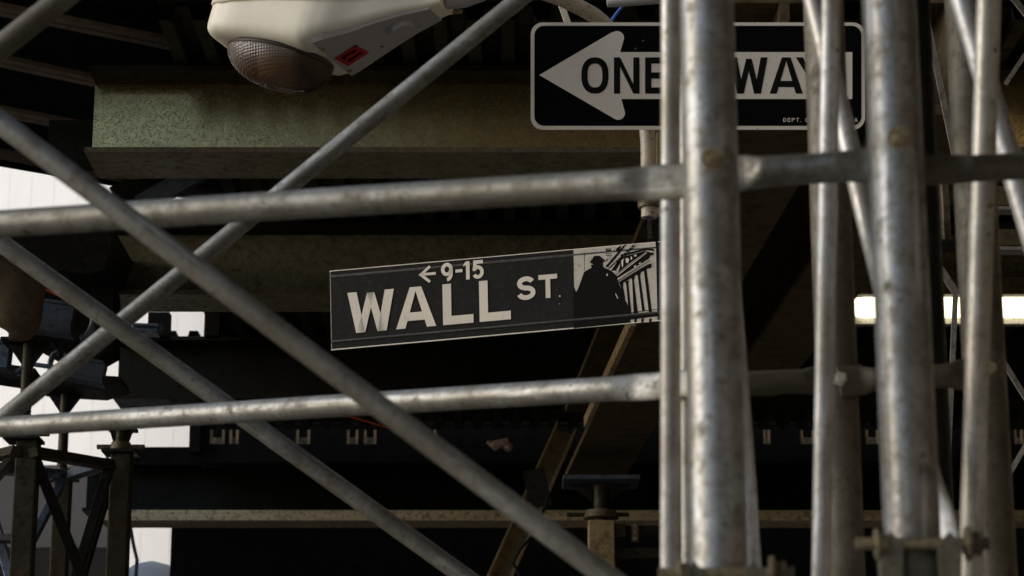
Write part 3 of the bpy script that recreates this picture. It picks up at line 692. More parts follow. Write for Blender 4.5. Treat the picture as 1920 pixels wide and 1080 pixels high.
# small cap and rope above direction sign
solo(MB().sweep([at_d(1138, 6, 7.3), at_d(1152, 4, 7.3), at_d(1290, -8, 7.3)], [.012, .016, .018]), 'conduit', M['lamp_grey'], 'grey conduit end above the direction sign', 'conduit')
solo(MB().sweep([at_d(1140, 48, 7.4), at_d(1156, 26, 7.4), at_d(1172, 6, 7.4), at_d(1200, -20, 7.4)], [.0055] * 4, n=10), 'blue_rope', M['blue'], 'short blue rope behind the top of the direction sign', 'rope')
for k, (a_, b_, lab) in enumerate((((1500, -20), (1440, 60), 'blueish slanting strut right of the thick post above the direction sign'), ((1402, -20), (1375, 60), 'tan slanting strut above the direction sign'))):
    solo(MB().bar(at_d(*a_, 7.6), at_d(*b_, 7.6), .035 if k == 0 else .012, .03), 'roof_strut', M['alu'] if k == 0 else M['channel_tan'], lab, 'strut', 'slanting struts above the direction sign')

# ------------------------------------------------------------------ signs: flat lettering from strokes
class Face:
    def __init__(s, o, u, v): s.o = Vector(o); s.u = Vector(u).normalized(); s.v = Vector(v).normalized(); s.n = s.u.cross(s.v).normalized()
    def px(s, x, y, lift=0):                            # photo pixel -> point on the sign face (lift towards the viewer)
        p = at_plane(x, y, s.o, s.n); return p + s.toward * lift
def poly3(m, face, pts, lift, mp): m.add([face.px(*mp(*p), lift) for p in pts], [tuple(range(len(pts)))])
def stroke(m, face, pts, w_, lift, mp, closed=False):
    n = len(pts); P = [Vector(p) for p in pts]; L = []; Rr = []
    for i in range(n):
        if closed: a_, b_ = P[i - 1], P[(i + 1) % n]
        else: a_, b_ = P[max(i - 1, 0)], P[min(i + 1, n - 1)]
        d1 = (P[i] - a_).normalized() if (P[i] - a_).length > 1e-6 else (b_ - P[i]).normalized()
        d2 = (b_ - P[i]).normalized() if (b_ - P[i]).length > 1e-6 else d1
        t_ = (d1 + d2).normalized(); nrm = Vector((-t_.y, t_.x)); c_ = max(.4, nrm.dot(Vector((-d1.y, d1.x))))
        L.append(P[i] + nrm * (w_ / 2 / c_)); Rr.append(P[i] - nrm * (w_ / 2 / c_))
    vs = [face.px(*mp(*p), lift) for p in L + Rr]
    m.add(vs, [(i, (i + 1) % n, n + (i + 1) % n, n + i) for i in range(n if closed else n - 1)])
def arc(cx, cy, rx, ry, a0, a1, k=14): return [(cx + rx * math.cos(R(a0 + (a1 - a0) * i / k)), cy + ry * math.sin(R(a0 + (a1 - a0) * i / k))) for i in range(k + 1)]
def glyph(ch, x0, x1, y0, y1, w_):
    """y grows downward. returns list of ('p'|'s'|'c', pts)"""
    h = w_ / 2; xm = (x0 + x1) / 2; ym = (y0 + y1) / 2; W_ = x1 - x0; H = y1 - y0; sl = w_ * 1.12
    if ch == 'L': return [('p', [(x0, y0), (x0 + w_, y0), (x0 + w_, y1), (x0, y1)]), ('p', [(x0 + w_, y1 - w_), (x1, y1 - w_), (x1, y1), (x0 + w_, y1)])]
    if ch == 'T': return [('p', [(x0, y0), (x1, y0), (x1, y0 + w_), (x0, y0 + w_)]), ('p', [(xm - h, y0 + w_), (xm + h, y0 + w_), (xm + h, y1), (xm - h, y1)])]
    if ch == 'E': return [('p', [(x0, y0), (x0 + w_, y0), (x0 + w_, y1), (x0, y1)])] + [('p', [(x0 + w_, a_), (b_, a_), (b_, a_ + w_), (x0 + w_, a_ + w_)]) for a_, b_ in ((y0, x1), (ym - h, x1 - W_ * .06), (y1 - w_, x1))]
    if ch == 'N': return [('p', [(x0, y0), (x0 + w_, y0), (x0 + w_, y1), (x0, y1)]), ('p', [(x1 - w_, y0), (x1, y0), (x1, y1), (x1 - w_, y1)]), ('p', [(x0 + w_, y0), (x1 - w_, y1 - H * .26), (x1 - w_, y1), (x0 + w_, y0 + H * .26)])]
    if ch == 'W':
        q = W_ / 4; s2 = sl * .98
        def leg(xa, xb): return [(xa, y0), (xa + s2, y0), (xb + s2, y1), (xb, y1)]
        b1 = x0 + W_ * .27 - s2 / 2; b2 = x1 - W_ * .27 - s2 / 2; mt = xm - s2 / 2
        yt = y0 + H * .04
        return [('p', leg(x0, b1)), ('p', [(mt + s2 * .9, yt), (mt + s2 * .1, yt), (b1 + s2 * .12, y1), (b1 + s2, y1)][::-1]), ('p', [(mt + s2 * .1, yt), (mt + s2 * .9, yt), (b2 + s2 * .88, y1), (b2, y1)]), ('p', leg(x1 - s2, b2))]
    if ch == 'A':
        t0 = xm - sl * .62; t1 = xm + sl * .62; yb = y1 - H * .18; ya = yb - w_
        f = lambda y: (y - y0) / H
        return [('p', [(t0, y0), (xm, y0), (xm, y0 + H * .10), (x0 + sl, y1), (x0, y1)]), ('p', [(xm, y0), (t1, y0), (x1, y1), (x1 - sl, y1), (xm, y0 + H * .10)]),
                ('p', [(xm - (xm - x0 - sl) * f(ya) , ya), (xm + (xm - x0 - sl) * f(ya), ya), (xm + (xm - x0 - sl) * f(yb), yb), (xm - (xm - x0 - sl) * f(yb), yb)])]
    if ch == 'Y':
        return [('p', [(xm - h, ym + H * .06), (xm + h, ym + H * .06), (xm + h, y1), (xm - h, y1)]), ('p', [(x0, y0), (x0 + sl, y0), (xm + h, ym + H * .06), (xm - h, ym + H * .06)]), ('p', [(x1 - sl, y0), (x1, y0), (xm + h, ym + H * .06), (xm - h, ym + H * .06)])]
    if ch == 'O':
        rx = W_ / 2 - h; ry = H / 2 - h; pts = []
        for i in range(44):
            a_ = 2 * math.pi * i / 44; c_, s_ = math.cos(a_), math.sin(a_)
            pts.append((xm + rx * math.copysign(abs(c_) ** .85, c_), ym + ry * math.copysign(abs(s_) ** .8, s_)))
        return [('c', pts)]
    if ch == 'S':
        rx = W_ / 2 - h; r1 = (H - w_) / 4 - .2; r2 = (H - w_) / 4 + .2
        top = arc(xm, y0 + h + r1, rx * .93, r1, -20, -180 - 90, 16); bot = arc(xm, y1 - h - r2, rx, r2, -90, 165, 18)
        return [('s', top[:-1] + [(xm, ym - .2)] + bot[1:])]
    if ch == '9':
        ry = H * .29; top = arc(xm, y0 + h + ry - h * .3, W_ / 2 - h, ry - h * .3, 0, 360, 26)[:-1]
        return [('c', top), ('s', [(x1 - h, y0 + ry), (x1 - h, ym + H * .05)] + arc(x1 - h - W_ * .36, ym + H * .08, W_ * .36, H * .42 - h, 0, 88, 10))]
    if ch == '5':
        r2 = H * .31 - h * .5
        return [('p', [(x0 + W_ * .10, y0), (x1 - W_ * .06, y0), (x1 - W_ * .06, y0 + w_), (x0 + W_ * .10, y0 + w_)]), ('p', [(x0 + W_ * .1, y0 + w_), (x0 + W_ * .1 + w_ * .95, y0 + w_), (x0 + W_ * .03 + w_, ym + w_ * .3), (x0 + W_ * .03, ym + w_ * .3)]),
                ('s', [(x0 + W_ * .1, ym + w_ * .1)] + arc(xm - W_ * .02, y1 - h - r2, W_ / 2 - h + W_ * .02, r2, -130, 150, 20))]
    if ch == '1': return [('p', [(x1 - w_, y0), (x1, y0), (x1, y1), (x1 - w_, y1)]), ('p', [(x0, y0 + H * .16), (x1 - w_, y0), (x1 - w_, y0 + w_ * .9), (x0, y0 + H * .16 + w_ * .55)])]
    if ch == '-': return [('p', [(x0, y0), (x1, y0), (x1, y1), (x0, y1)])]
    if ch == 'D': return [('p', [(x0, y0), (x0 + w_, y0), (x0 + w_, y1), (x0, y1)]), ('s', [(x0 + w_, y0 + h)] + arc(x0 + W_ * .35, ym, W_ * .65 - h, H / 2 - h, -90, 90, 12) + [(x0 + w_, y1 - h)])]
    if ch == 'P': return [('p', [(x0, y0), (x0 + w_, y0), (x0 + w_, y1), (x0, y1)]), ('s', [(x0 + w_, y0 + h)] + arc(x0 + W_ * .5, y0 + H * .28, W_ * .5 - h, H * .28 - h, -90, 90, 10) + [(x0 + w_, y0 + H * .56 - h)])]
    if ch == 'R': return glyph('P', x0, x1, y0, y1, w_) + [('p', [(x0 + W_ * .35, y0 + H * .54), (x0 + W_ * .35 + w_, y0 + H * .54), (x1, y1), (x1 - w_, y1)])]
    if ch == 'F': return glyph('E', x0, x1, y0, y1, w_)[:3]
    if ch == 'I': return [('p', [(xm - h, y0), (xm + h, y0), (xm + h, y1), (xm - h, y1)])]
    if ch == '.': return [('p', [(x0, y1 - w_), (x0 + w_, y1 - w_), (x0 + w_, y1), (x0, y1)])]
    return []
def draw(m, face, ch, x0, x1, y0, y1, w_, lift, mp):
    for k, pts in glyph(ch, x0, x1, y0, y1, w_):
        if k == 'p': poly3(m, face, pts, lift, mp)
        else: stroke(m, face, pts, w_, lift, mp, k == 'c')
ident = lambda x, y: (x, y)
def rrect(x0, x1, y0, y1, r_, k=8):
    out = []
    for cx, cy, a0 in ((x1 - r_, y0 + r_, -90), (x1 - r_, y1 - r_, 0), (x0 + r_, y1 - r_, 90), (x0 + r_, y0 + r_, 180)):
        out += [(cx + r_ * math.cos(R(a0 + 90 * i / k)), cy + r_ * math.sin(R(a0 + 90 * i / k))) for i in range(k + 1)]
    return out

# ONE WAY sign: upright plate facing the viewer
f1 = Face(at_y(1308, 142, 6.62), (1, -.004, 0), (0, 0, 1)); f1.toward = Vector((0, -1, 0))
ow = thing('direction_sign', 'black ONE WAY sign with a white arrow pointing left, behind the upright posts', 'sign', f1.px(1308, 243))
m = MB().prism([f1.px(x, y, 0) for x, y in rrect(995, 1622, 42, 243, 23)], Vector((0, .0035, 0))); part(m, 'plate', M['sign_white'], ow)
m = MB(); poly3(m, f1, rrect(1002, 1615, 48.5, 236, 18), .0008, ident); part(m, 'black_field', M['sign_black'], ow)
ar = [(1011, 141)] + [(1147, 61)] + arc(1157, 71, 13, 12.5, -125, 10, 8) + [(1163, 98), (1598, 98), (1598, 186), (1165, 186)] + arc(1159, 212, 13, 13, 0, 118, 8)
m = MB(); poly3(m, f1, ar, .0016, ident); part(m, 'arrow', M['sign_white'], ow)
for ch, a_, b_ in (('O', 1090, 1141), ('N', 1151, 1199), ('E', 1209.5, 1249), ('W', 1369, 1439), ('A', 1443, 1505), ('Y', 1492, 1551)):
    m = MB(); draw(m, f1, ch, a_, b_, 108, 176, 11.6, .0024, ident); part(m, 'letter', M['print_black'], ow)
m = MB(); x = 1468.5
for ch in 'DEPT. OF TRANSPORTATION':
    if ch == ' ': x += 4.5; continue
    w_ = {'.': 2.4, 'I': 3}.get(ch, 5.6); draw(m, f1, ch, x, x + w_, 221.5, 229, 1.2, .0016, ident); x += w_ + 2.4
    if x > 1606: break
part(m, 'small_print', M['sign_white'], ow)
for cx_, cy_ in ((1308, 60), (1308, 226)):
    part(MB().hexbolt(f1.px(cx_, cy_, .001), (0, -1, 0), .008, .006), 'bolt', M['bolt'], ow)
part(MB().bar(f1.px(1308, 226, -.03), Vector((px_, YP, f1.px(1308, 226).z)), .04, .03), 'mounting_arm', M['angle'], ow)

# street name sign: upright plate turned a little
PR = at_y(1240, 604, 6.55); PL0 = at_y(621, 657, 7.0)
# left edge at the same height as the right edge
PL = at_z(621, 657, PR.z)
uvec = (PR - PL); uvec.z = 0
f2 = Face(PL, uvec, (0, 0, 1)); f2.toward = f2.n if f2.n.y < 0 else -f2.n
mpw = lambda s_, t_: (618 + s_ + t_ * .02, 508 - .0894 * s_ + t_)
ws = thing('street_name_sign', 'black street name sign reading WALL ST with a printed picture at its right end', 'sign', (PL + PR) / 2)
W_END = 640
cor = [f2.px(*mpw(s_, t_)) for s_, t_ in ((0, 149), (W_END, 149), (W_END, 0), (0, 0))]
part(MB().prism([p - f2.toward * .004 for p in cor], f2.toward * .003), 'blade', M['street_edge'], ws)
m = MB(); poly3(m, f2, [(1.5, 1.5), (W_END, 1.5), (W_END, 147), (1.5, 147)], 0, mpw); part(m, 'black_field', M['street_black'], ws)
# rolled ridges at top and bottom
for t0, rr_ in ((133.0, .0040), (11.0, .0014)):
    a_ = f2.px(*mpw(1.5, t0)); b_ = f2.px(*mpw(W_END - 22, t0)); part(MB().sweep([a_, b_], [(.0042, rr_)] * 2, ref=tuple(f2.toward), n=14), 'ridge', M['street_ridge'], ws)
m = MB(); poly3(m, f2, [(0, 0), (W_END, 0), (W_END, 1.5), (0, 1.5)], .0012, mpw); poly3(m, f2, [(0, 147), (W_END, 147), (W_END, 149), (0, 149)], .0012, mpw); part(m, 'pale_edge', M['street_white'], ws)
for ch, a_, b_, t0, t1, w_ in (('W', 33, 120, 44.5, 121, 15.5), ('A', 123, 198, 44.5, 121, 15.5), ('L', 211, 268, 44.5, 121, 16), ('L', 279.5, 338, 44.5, 121, 16), ('S', 350, 385, 43.5, 87.5, 8.8), ('T', 391, 426, 43.5, 87.5, 8.8),
                               ('9', 209, 231, 4.7, 39.7, 6.6), ('-', 236, 249, 19, 24.7, 5), ('1', 251, 262.6, 5.5, 39.5, 6.8), ('5', 267.5, 289, 5, 39.7, 6.6)):
    m = MB(); draw(m, f2, ch, a_, b_, t0, t1, w_, .0022, mpw); part(m, 'letter' if ch.isalpha() else 'digit', M['street_white'], ws)
m = MB(); stroke(m, f2, [(172, 22.5), (199, 22.5)], 5, .0022, mpw); stroke(m, f2, [(188.5, 8.5), (171, 22.8), (188, 37.5)], 5, .0022, mpw); part(m, 'arrow', M['street_white'], ws)
m = MB(); poly3(m, f2, [(429, 84.5), (431.5, 84.5), (431.5, 87.5), (429, 87.5)], .0022, mpw); part(m, 'full_stop', M['street_white'], ws)
# printed picture: a capped figure before a columned front
pic = lambda X, Y: (1050 + X / 5.4, 430 + Y / 5.4)
m = MB(); m.add([f2.px(*mpw(s_, t_), .0011) for s_, t_ in ((457.5, 1.5), (612, 1.5), (612, 147), (457.5, 147))], [(0, 1, 2, 3)]); picture = part(m, 'printed_picture', M['picture_grey'], ws)
m = MB(); L1 = .0018
def pp(pts, lift=L1): m.add([f2.px(*pic(*p), lift) for p in pts], [tuple(range(len(pts)))])
pp([(136, 690), (165, 640), (185, 600), (215, 520), (245, 432), (322, 388), (312, 362), (342, 356), (305, 342), (312, 318), (330, 300), (340, 276), (368, 267), (405, 270), (432, 294), (467, 324), (438, 332), (436, 365), (444, 385), (482, 402), (532, 428), (572, 470), (600, 560), (640, 640), (662, 715), (690, 770), (710, 850), (715, 946), (140, 1003)])
pp([(136, 560), (142, 690), (165, 640), (150, 600)])
pp([(610, 258), (880, 190), (957, 203), (957, 222), (882, 212), (622, 276)])
pp([(612, 282), (700, 262), (640, 300), (560, 430), (520, 420), (580, 330)]); pp([(700, 262), (882, 216), (860, 238), (700, 350), (640, 400), (590, 440), (620, 330), (660, 290)])
pp([(560, 470), (890, 222), (912, 236), (918, 268), (900, 300), (575, 500), (566, 486)])
pp([(905, 238), (952, 236), (948, 262), (920, 268)])
pp([(582, 522), (905, 312), (912, 322), (590, 536)])
pp([(590, 541), (850, 378), (915, 345), (932, 360), (925, 392), (885, 400), (620, 556)])
for c_ in ([(604, 548), (644, 540), (640, 580), (662, 700), (650, 690)], [(662, 530), (698, 518), (694, 560), (726, 862), (700, 862), (672, 560)], [(722, 488), (758, 478), (750, 520), (792, 862), (748, 862), (732, 520)],
           [(778, 452), (822, 438), (812, 470), (862, 832), (834, 832), (788, 470)], [(836, 400), (886, 380), (878, 410), (934, 852), (902, 852), (852, 430)]): pp(c_)
pp([(700, 872), (1000, 838), (1000, 880), (702, 918)]); pp([(700, 845), (1000, 806), (1000, 812), (700, 852)])
for xx in (755, 825, 905): pp([(xx, 905), (xx + 24, 902), (xx + 22, 942), (xx - 2, 944)])
pp([(460, 378), (650, 160), (664, 158), (486, 388)]); pp([(520, 330), (668, 155), (676, 155), (532, 338)])
for i in range(9):
    a_ = i / 9; x_ = 505 + a_ * 250; y_ = 385 - a_ * 232; pp([(x_, y_), (x_ + 18, y_ - 17), (x_ + 30, y_ - 14), (x_ + 12, y_ + 5)])
pp([(486, 400), (748, 152), (754, 152), (496, 404)]); pp([(530, 400), (770, 150), (776, 150), (538, 406)])
pp([(568, 198), (622, 162), (612, 205), (576, 236)])
for (a_, b_, c_, d_) in ((463, 196, 521, 206), (466, 210, 519, 224), (464, 244, 528, 250), (468, 262, 484, 272), (490, 262, 504, 274), (512, 264, 527, 274), (470, 298, 515, 303), (472, 303, 482, 325), (554, 180, 557, 262)): pp([(a_, b_), (c_, b_), (c_, d_), (a_, d_)])
for y_ in (258, 284, 310, 345, 375, 400): pp([(245, y_), (253, y_ - 1), (254, y_ + 14), (246, y_ + 16)])
for i in range(7): pp([(690 + i * 14, 225 - i * 3), (800 + i * 12, 150 + i * 0), (802 + i * 12, 150), (692 + i * 14, 227 - i * 3)]) if i < 2 else None
pp([(968, 124), (990, 116), (1000, 330), (1012, 840), (1004, 840), (992, 350), (978, 240)])
for i in range(10):
    x_ = 925 + random.random() * 38; y_ = 335 + random.random() * 48; pp([(x_, y_), (x_ + 7, y_ - 3), (x_ + 5, y_ + 5)])
part(m, 'picture_ink', M['print_black'], picture)
m = MB()
for (pts) in ([(622, 320), (645, 300), (640, 380), (630, 385)], [(665, 300), (690, 290), (704, 310), (690, 345), (672, 340)], [(748, 268), (772, 254), (780, 272), (760, 280)], [(595, 375), (606, 362), (606, 400), (598, 402)], [(715, 285), (728, 272), (735, 300), (722, 310)],
              [(560, 650), (570, 655), (592, 700), (585, 705)], [(474, 452), (486, 452), (484, 474), (474, 474)], [(532, 428), (560, 420), (566, 434), (540, 436)], [(575, 470), (880, 236), (884, 240), (580, 476)], [(592, 531), (905, 320), (907, 323), (594, 534)],
              [(750, 375), (770, 362), (774, 380), (756, 390)], [(800, 345), (818, 334), (820, 348), (804, 356)]): pp(pts, .0026)
part(m, 'picture_light', M['street_white'], picture)
# bracket from the sign to the pole
part(MB().bar(f2.px(*mpw(W_END - 8, 60), -.006), Vector((px_, YP, f2.px(*mpw(W_END, 60)).z)), .12, .03), 'bracket', M['angle'], ws)
part(MB().bar(at_y(1217, 418, 6.9), f2.px(*mpw(600, -2), -.006), .010, .02), 'hanger', M['dark_steel'], ws)

# ------------------------------------------------------------------ shoring towers, jacks and aluminium beams at lower left
def legline(px, d, ytop): p = at_d(px, 1000, d); top = at_y(px, ytop, p.y); return p.x, p.y, top.z
tw = thing('shoring_tower', 'grimy steel shoring tower with cross braces in the lower left corner', 'shoring tower', at_d(130, 1080, 9.6) * 1)
tw.location.z = .14
L1_ = legline(45, 9.4, 828); L2_ = legline(223, 10.0, 852); L3_ = legline(114, 10.9, 900); L0_ = legline(-70, 10.3, 850)
for (x, y, zt), w_ in ((L1_, .085), (L2_, .085), (L3_, .075), (L0_, .08)):
    part(MB().box(x - w_ / 2, x + w_ / 2, y - w_ / 2, y + w_ / 2, .14, zt), 'leg', M['tower'], tw, .006)
def tb(a_, b_, w_, mat='tower', th=.04): part(MB().bar(at_d(*a_), at_d(*b_), w_, th), 'brace', M[mat], tw, .003)
tb((62, 848, 9.42), (210, 873, 9.98), .040); tb((30, 846, 9.42), (-60, 868, 10.3), .040)
tb((-60, 872, 10.3), (128, 893, 10.9), .045, 'alu'); tb((128, 893, 10.9), (205, 868, 10.1), .04, 'alu')
tb((62, 850, 9.45), (162, 1100, 9.6), .040, 'dark_steel'); tb((207, 870, 9.95), (140, 1090, 9.7), .040, 'dark_steel')
tb((-60, 960, 10.2), (30, 850, 9.5), .03, 'dark_steel'); tb((48, 1010, 9.4), (-60, 1010, 10.2), .03, 'dark_steel'); tb((150, 1100, 10.6), (200, 930, 10.2), .028, 'dark_steel')
tb((116, 905, 10.8), (62, 1010, 10.4), .034, 'alu'); tb((-30, 905, 10.2), (24, 1100, 10.0), .04, 'alu')
def jack(px, d, y_head, y_leg, label, head=.20, mat='dark_steel'):
    yl_ = at_d(px, 1000, d).y; top = at_y(px, y_head, yl_); bot = at_y(px, y_leg, yl_); bot = Vector((top.x, top.y, bot.z))
    t = thing('screw_jack', label, 'screw jack', bot, 'screw jacks on the shoring towers')
    pts = []; rad = []; n = 60; L = top.z - bot.z
    for i in range(n + 1): pts.append(bot.lerp(top, i / n)); rad.append(.021 if i % 2 else .0245)
    part(MB().sweep(pts, rad, n=18), 'threaded_rod', M['tower'], t)
    part(MB().box(top.x - head / 2, top.x + head / 2, top.y - .07, top.y + .07, top.z, top.z + .014), 'head_plate', M[mat], t, .003)
    for sx in (-1, 1): part(MB().prism([(top.x + sx * .02, top.y - .006, top.z - .0), (top.x + sx * head * .42, top.y - .006, top.z), (top.x + sx * .02, top.y - .006, top.z - .09)][::sx], (0, .012, 0)), 'gusset', M[mat], t)
    part(MB().sweep([bot + Vector((0, 0, .01)), bot + Vector((0, 0, .045))], [.045, .04], n=20), 'wing_nut', M['edge_rust'], t)
    part(MB().box(bot.x - .10, bot.x + .10, bot.y - .012, bot.y + .012, bot.z + .018, bot.z + .036), 'nut_handle', M['edge_rust'], t, .003)
    part(MB().box(bot.x - .07, bot.x + .07, bot.y - .07, bot.y + .07, bot.z - .004, bot.z + .008), 'foot_plate', M[mat], t)
    return t
jack(54, 9.4, 645, 826, 'tall brown screw jack above the left front leg of the shoring tower')
jack(123, 10.9, 738, 898, 'screw jack carrying the pointed beam, behind the lower rail at left')
jack(228, 10.0, 806, 850, 'screw jack over the right front leg of the shoring tower', .12)

def alu_beam(a_, b_, h, d_, label, lip='r', mat='alu'):
    A_ = at_d(*a_); B_ = at_d(*b_); t = thing('aluminium_beam', label, 'aluminium beam', (A_ + B_) / 2, 'blue grey aluminium beams over the shoring tower')
    part(MB().bar(A_, B_, h, d_), 'body', M[mat], t, .004)
    dv = (B_ - A_).normalized(); upv = Vector((0, 0, 1)) * h / 2
    part(MB().bar(A_ + upv, B_ + upv, .014, d_ + .04), 'top_rib', M[mat], t, .003)
    part(MB().bar(A_ - upv, B_ - upv, .014, d_ + .04), 'bottom_rib', M[mat], t, .003)
    e_ = B_ if lip == 'r' else A_; s_ = 1 if lip == 'r' else -1
    pts = [e_ + Vector((s_ * h * (.30 + .42 * math.sin(R(a))), -.02, h * .68 * math.cos(R(a)))) for a in range(0, 181, 15)]
    part(MB().sweep(pts, [(h * .13, .03)] * len(pts), n=12), 'end_hook', M[mat], t)
    return t
alu_beam((-60, 664, 9.7), (20, 670, 9.7), .10, .08, 'bluish aluminium beam end at the left edge below the tan sack')
alu_beam((122, 688, 10.3), (196, 703, 10.3), .085, .08, 'bluish aluminium beam end left of the third steel beam', 'l')
alu_beam((66, 592, 10.0), (138, 602, 10.0), .12, .08, 'darker aluminium beam end just right of the tan sack')
alu_beam((250, 618, 12.0), (298, 620, 12.0), .028, .08, 'slim aluminium beam end left of the small bright opening')
solo(MB().bar(at_d(60, 683, 10.1), at_d(112, 690, 10.1), .016, .02), 'steel_rod', M['alu'], 'thin pale rod between two aluminium beam ends', 'rod')
# dark beam with a pointed end
m = MB().prism([at_d(96, 698, 10.9), at_d(226, 706, 10.9), at_d(226, 716, 10.9), at_d(184, 729, 10.9), at_d(96, 724, 10.9)], (0, .25, 0))
solo(m, 'pointed_beam', M['dark_steel'], 'dark beam with a pointed right end resting on a screw jack', 'beam')
solo(MB().bar(at_d(-80, 690, 10.6), at_d(70, 712, 10.6), .06, .2), 'ledger_beam', M['dark_steel'], 'dark ledger beam crossing the left edge behind the screw jack', 'beam')
# big dark hopper shape
m = MB().prism([at_d(-60, 415, 10.4), at_d(214, 425, 10.4), at_d(196, 505, 10.4), at_d(168, 514, 10.4), at_d(60, 500, 10.4), at_d(-60, 490, 10.4)], (0, .6, 0))
solo(m, 'steel_trough', M['dark_steel'], 'dark bluish steel trough hanging behind the upper rail at left', 'trough', bevel=.01)
m = MB().prism([at_d(60, 500, 10.6), at_d(212, 500, 10.6), at_d(212, 655, 10.6), at_d(150, 690, 10.6), at_d(60, 640, 10.6)], (0, .2, 0))
solo(m, 'dark_board', M['black'], 'black panel behind the aluminium beam ends at left', 'panel')
# tan sack
m = MB(); rows, cols = 14, 18; c = at_d(20, 552, 9.5); vs = []
for i in range(rows + 1):
    th = math.pi * i / rows
    for k in range(cols):
        a_ = 2 * math.pi * k / cols; rr = 1 + .10 * math.sin(3 * a_ + th * 2) + .07 * math.sin(7 * a_ + 3 * th)
        s_ = math.sin(th) ** .6
        vs.append(c + Vector((.135 * s_ * math.cos(a_) * rr, .12 * s_ * math.sin(a_) * rr, .155 * math.copysign(abs(math.cos(th)) ** .7, math.cos(th)) * (1 + .05 * math.sin(2 * a_)) - .03 * math.cos(a_) )))
m.add(vs, [(i * cols + k, i * cols + (k + 1) % cols, (i + 1) * cols + (k + 1) % cols, (i + 1) * cols + k) for i in range(rows) for k in range(cols)], True)
solo(m, 'canvas_sack', M['tan'], 'tan canvas sack bundled at the left edge above the aluminium beams', 'sack')
m = MB(); m.sweep([at_d(60, 530, 9.9), at_d(78, 539, 9.9), at_d(115, 556, 9.9), (at_d(142, 573, 9.9)), at_d(172, 592, 9.9)], [.005] * 5, n=10)
solo(m, 'orange_cable', M['orange'], 'orange cable sagging behind the lower brace at left', 'cable', 'thin orange cables')
m = MB(); m.sweep([at_d(640, 776, 13.5), at_d(668, 784, 13.5), at_d(720, 800, 13.5), at_d(760, 803, 13.5)], [.005] * 4, n=10)
solo(m, 'orange_cable', M['orange'], 'short orange cable below the lower rail at centre', 'cable', 'thin orange cables')
# uprights in the gaps beside the bright opening, and diagonal plates
for (xa, xb, ya, yb, d_, lab) in ((278, 318, 585, 632, 12.3, 'dark upright left of the small bright opening'), (384, 412, 580, 632, 12.3, 'dark upright right of the small bright opening'), (356, 376, 786, 850, 15.5, 'dark upright right of the lower bright opening')):
    a_ = at_d(xa, ya, d_); b_ = at_d(xb, yb, d_)
    solo(MB().box(a_.x, b_.x, a_.y, a_.y + .08, b_.z, a_.z), 'dark_upright', M['black'], lab, 'upright', 'dark uprights beside the bright openings')
solo(MB().bar(at_d(215, 372, 11.0), at_d(330, 316, 11.0), .10, .05), 'gusset_plate', M['dark_steel'], 'dark slanting plate below the left end of the topmost beam', 'steel plate', 'slanting plates below the topmost beam')
solo(MB().bar(at_d(262, 386, 10.9), at_d(402, 308, 10.9), .085, .05), 'gusset_plate', M['alu'], 'bluish slanting plate below the left end of the topmost beam', 'steel plate', 'slanting plates below the topmost beam')
# white tank at the foot of the bright opening
c = at_d(283, 1095, 18.0); m = MB(); pts = [c + Vector((0, 0, -.6)), c + Vector((0, 0, 0)), c + Vector((0, 0, .08)), c + Vector((0, 0, .14)), c + Vector((0, 0, .17))]
m.sweep(pts, [.24, .24, .21, .13, .02], n=28); solo(m, 'white_tank', M['facade'], 'white rounded tank at the foot of the low bright opening', 'tank')
m = MB().sweep([at_d(244, 985, 16), at_d(250, 1020, 16), at_d(257, 1050, 16), at_d(254, 1090, 16)], [.012] * 4, n=12)
solo(m, 'grey_cable', M['alu'], 'grey cable hanging beside the low bright opening', 'cable')

# ------------------------------------------------------------------ centre: shoring head, channel, clutter
ch_ = thing('steel_channel', 'tan steel channel slanting down left of the shoring head', 'channel', at_d(990, 940, 9.8))
a_, b_ = at_d(1058, 812, 10.6), at_d(930, 1100, 9.6)
part(MB().bar(a_, b_, .085, .012), 'web', M['channel_tan'], ch_)
t_ = (b_ - a_).normalized(); u_ = t_.cross(Vector((0, 1, 0))).normalized()
for s_ in (-1, 1): part(MB().bar(a_ + u_ * s_ * .042 + Vector((0, -.035, 0)), b_ + u_ * s_ * .042 + Vector((0, -.035, 0)), .009, .075), 'flange', M['channel_tan'], ch_)
t2 = thing('shoring_post', 'shoring tower head carrying the far end of the brown girder', 'shoring tower', (at_d(1127, 1080, 12.0).x, at_d(1127, 1080, 12.0).y, .14))
x, y = at_d(1127, 990, 12.0).x, at_d(1127, 990, 12.0).y
zz = lambda py: at_y(1127, py, y).z
part(MB().box(x - .19, x + .19, y - .15, y + .15, zz(908), zz(900)), 'head_plate', M['alu'], t2, .004)
for s_ in (-1, 1): part(MB().prism([(x + s_ * .045, y - .01, zz(909)), (x + s_ * .15, y - .01, zz(909)), (x + s_ * .045, y - .01, zz(940))], (0, .02, 0)), 'gusset', M['dark_steel'], t2)
part(MB().sweep([(x, y, zz(978) + (zz(909) - zz(978)) * i / 30) for i in range(31)], [.034 if i % 2 else .038 for i in range(31)], n=20), 'threaded_rod', M['tower'], t2)
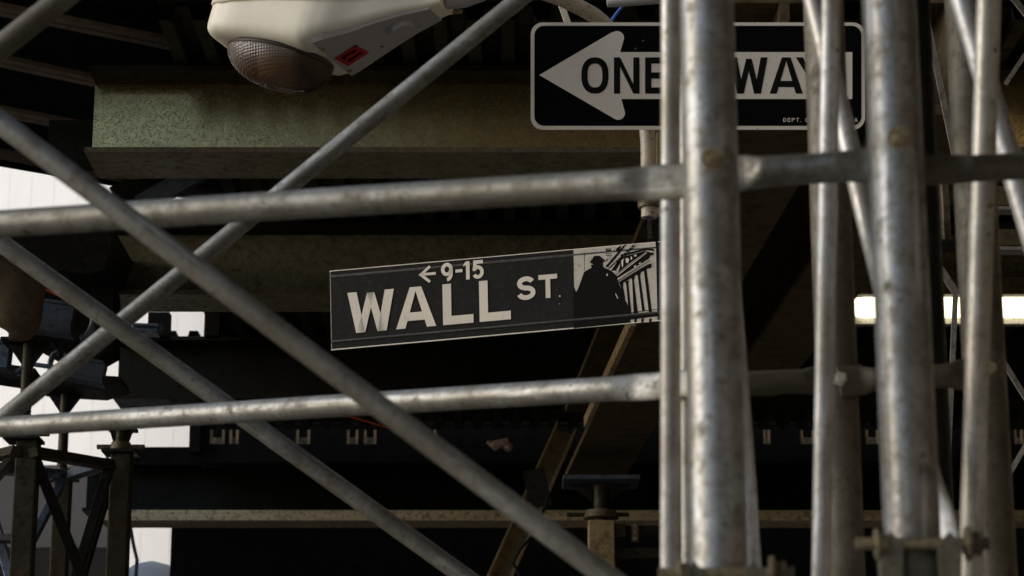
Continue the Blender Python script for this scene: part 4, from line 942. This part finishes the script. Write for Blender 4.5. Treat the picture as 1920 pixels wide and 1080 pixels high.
part(MB().sweep([(x, y, zz(972)), (x, y, zz(958))], [.09, .075], n=24), 'wing_nut', M['edge_rust'], t2)
part(MB().box(x - .17, x + .14, y - .02, y + .02, zz(968), zz(962)), 'nut_handle', M['tower'], t2, .003)
part(MB().box(x - .065, x + .065, y - .06, y + .06, .14, zz(978)), 'leg', M['channel_tan'], t2, .006)
part(MB().box(x + .066, x + .12, y - .05, y - .03, zz(1010), zz(985)), 'bracket', M['tower'], t2, .004)
for (y0_, y1_) in ((985, 1003), (1026, 1046)):
    part(MB().box(x + .066, x + .45, y, y + .05, zz(y1_), zz(y0_)), 'ledger', M['tower'], t2, .004)
part(MB().box(x + .15, x + .185, y - .04, y - .02, zz(1018), zz(980)), 'pin_plate', M['edge_rust'], t2, .003)
for i in range(3): part(MB().hexbolt((x + .1675, y - .04, zz(988 + i * 12)), (0, -1, 0), .006, .008), 'bolt', M['bolt'], t2)
c = at_d(940, 834, 13.0); t3 = thing('beam_clamp', 'small pinkish beam clamp hanging below the deck at centre', 'clamp', c)
part(MB().bar(c + Vector((-.05, 0, 0)), c + Vector((.04, 0, .02)), .035, .04), 'jaw', M['pink'], t3, .005)
part(MB().sweep([c + Vector((-.075, 0, .02)), c + Vector((-.03, 0, -.02)), c + Vector((.0, 0, .0))], [.012, .016, .012], n=12), 'screw', M['pink'], t3)
part(MB().hexbolt(c + Vector((.035, -.02, -.015)), (.3, -1, -.2), .018, .03), 'nut', M['pink'], t3)
part(MB().bar(c + Vector((.0, 0, .0)), Vector((c.x, c.y, ZT)), .012, .012), 'hanger_rod', M['dark_steel'], t3)
m = MB(); m.sweep([at_d(986, 1100, 9.3), at_d(962, 1055, 9.3), at_d(975, 1030, 9.3), at_d(1002, 1000, 9.3), at_d(1030, 930, 9.4)], [.006] * 5, n=10)
solo(m, 'black_cable', M['black'], 'black cable looping over the tan steel channel', 'cable')
stick((1000, 880, 9.9), (1015, 950, 9.9), .09, 'dark green plate leaning on the tan steel channel', 'side_plate', 'plate', 'dark_steel', None)
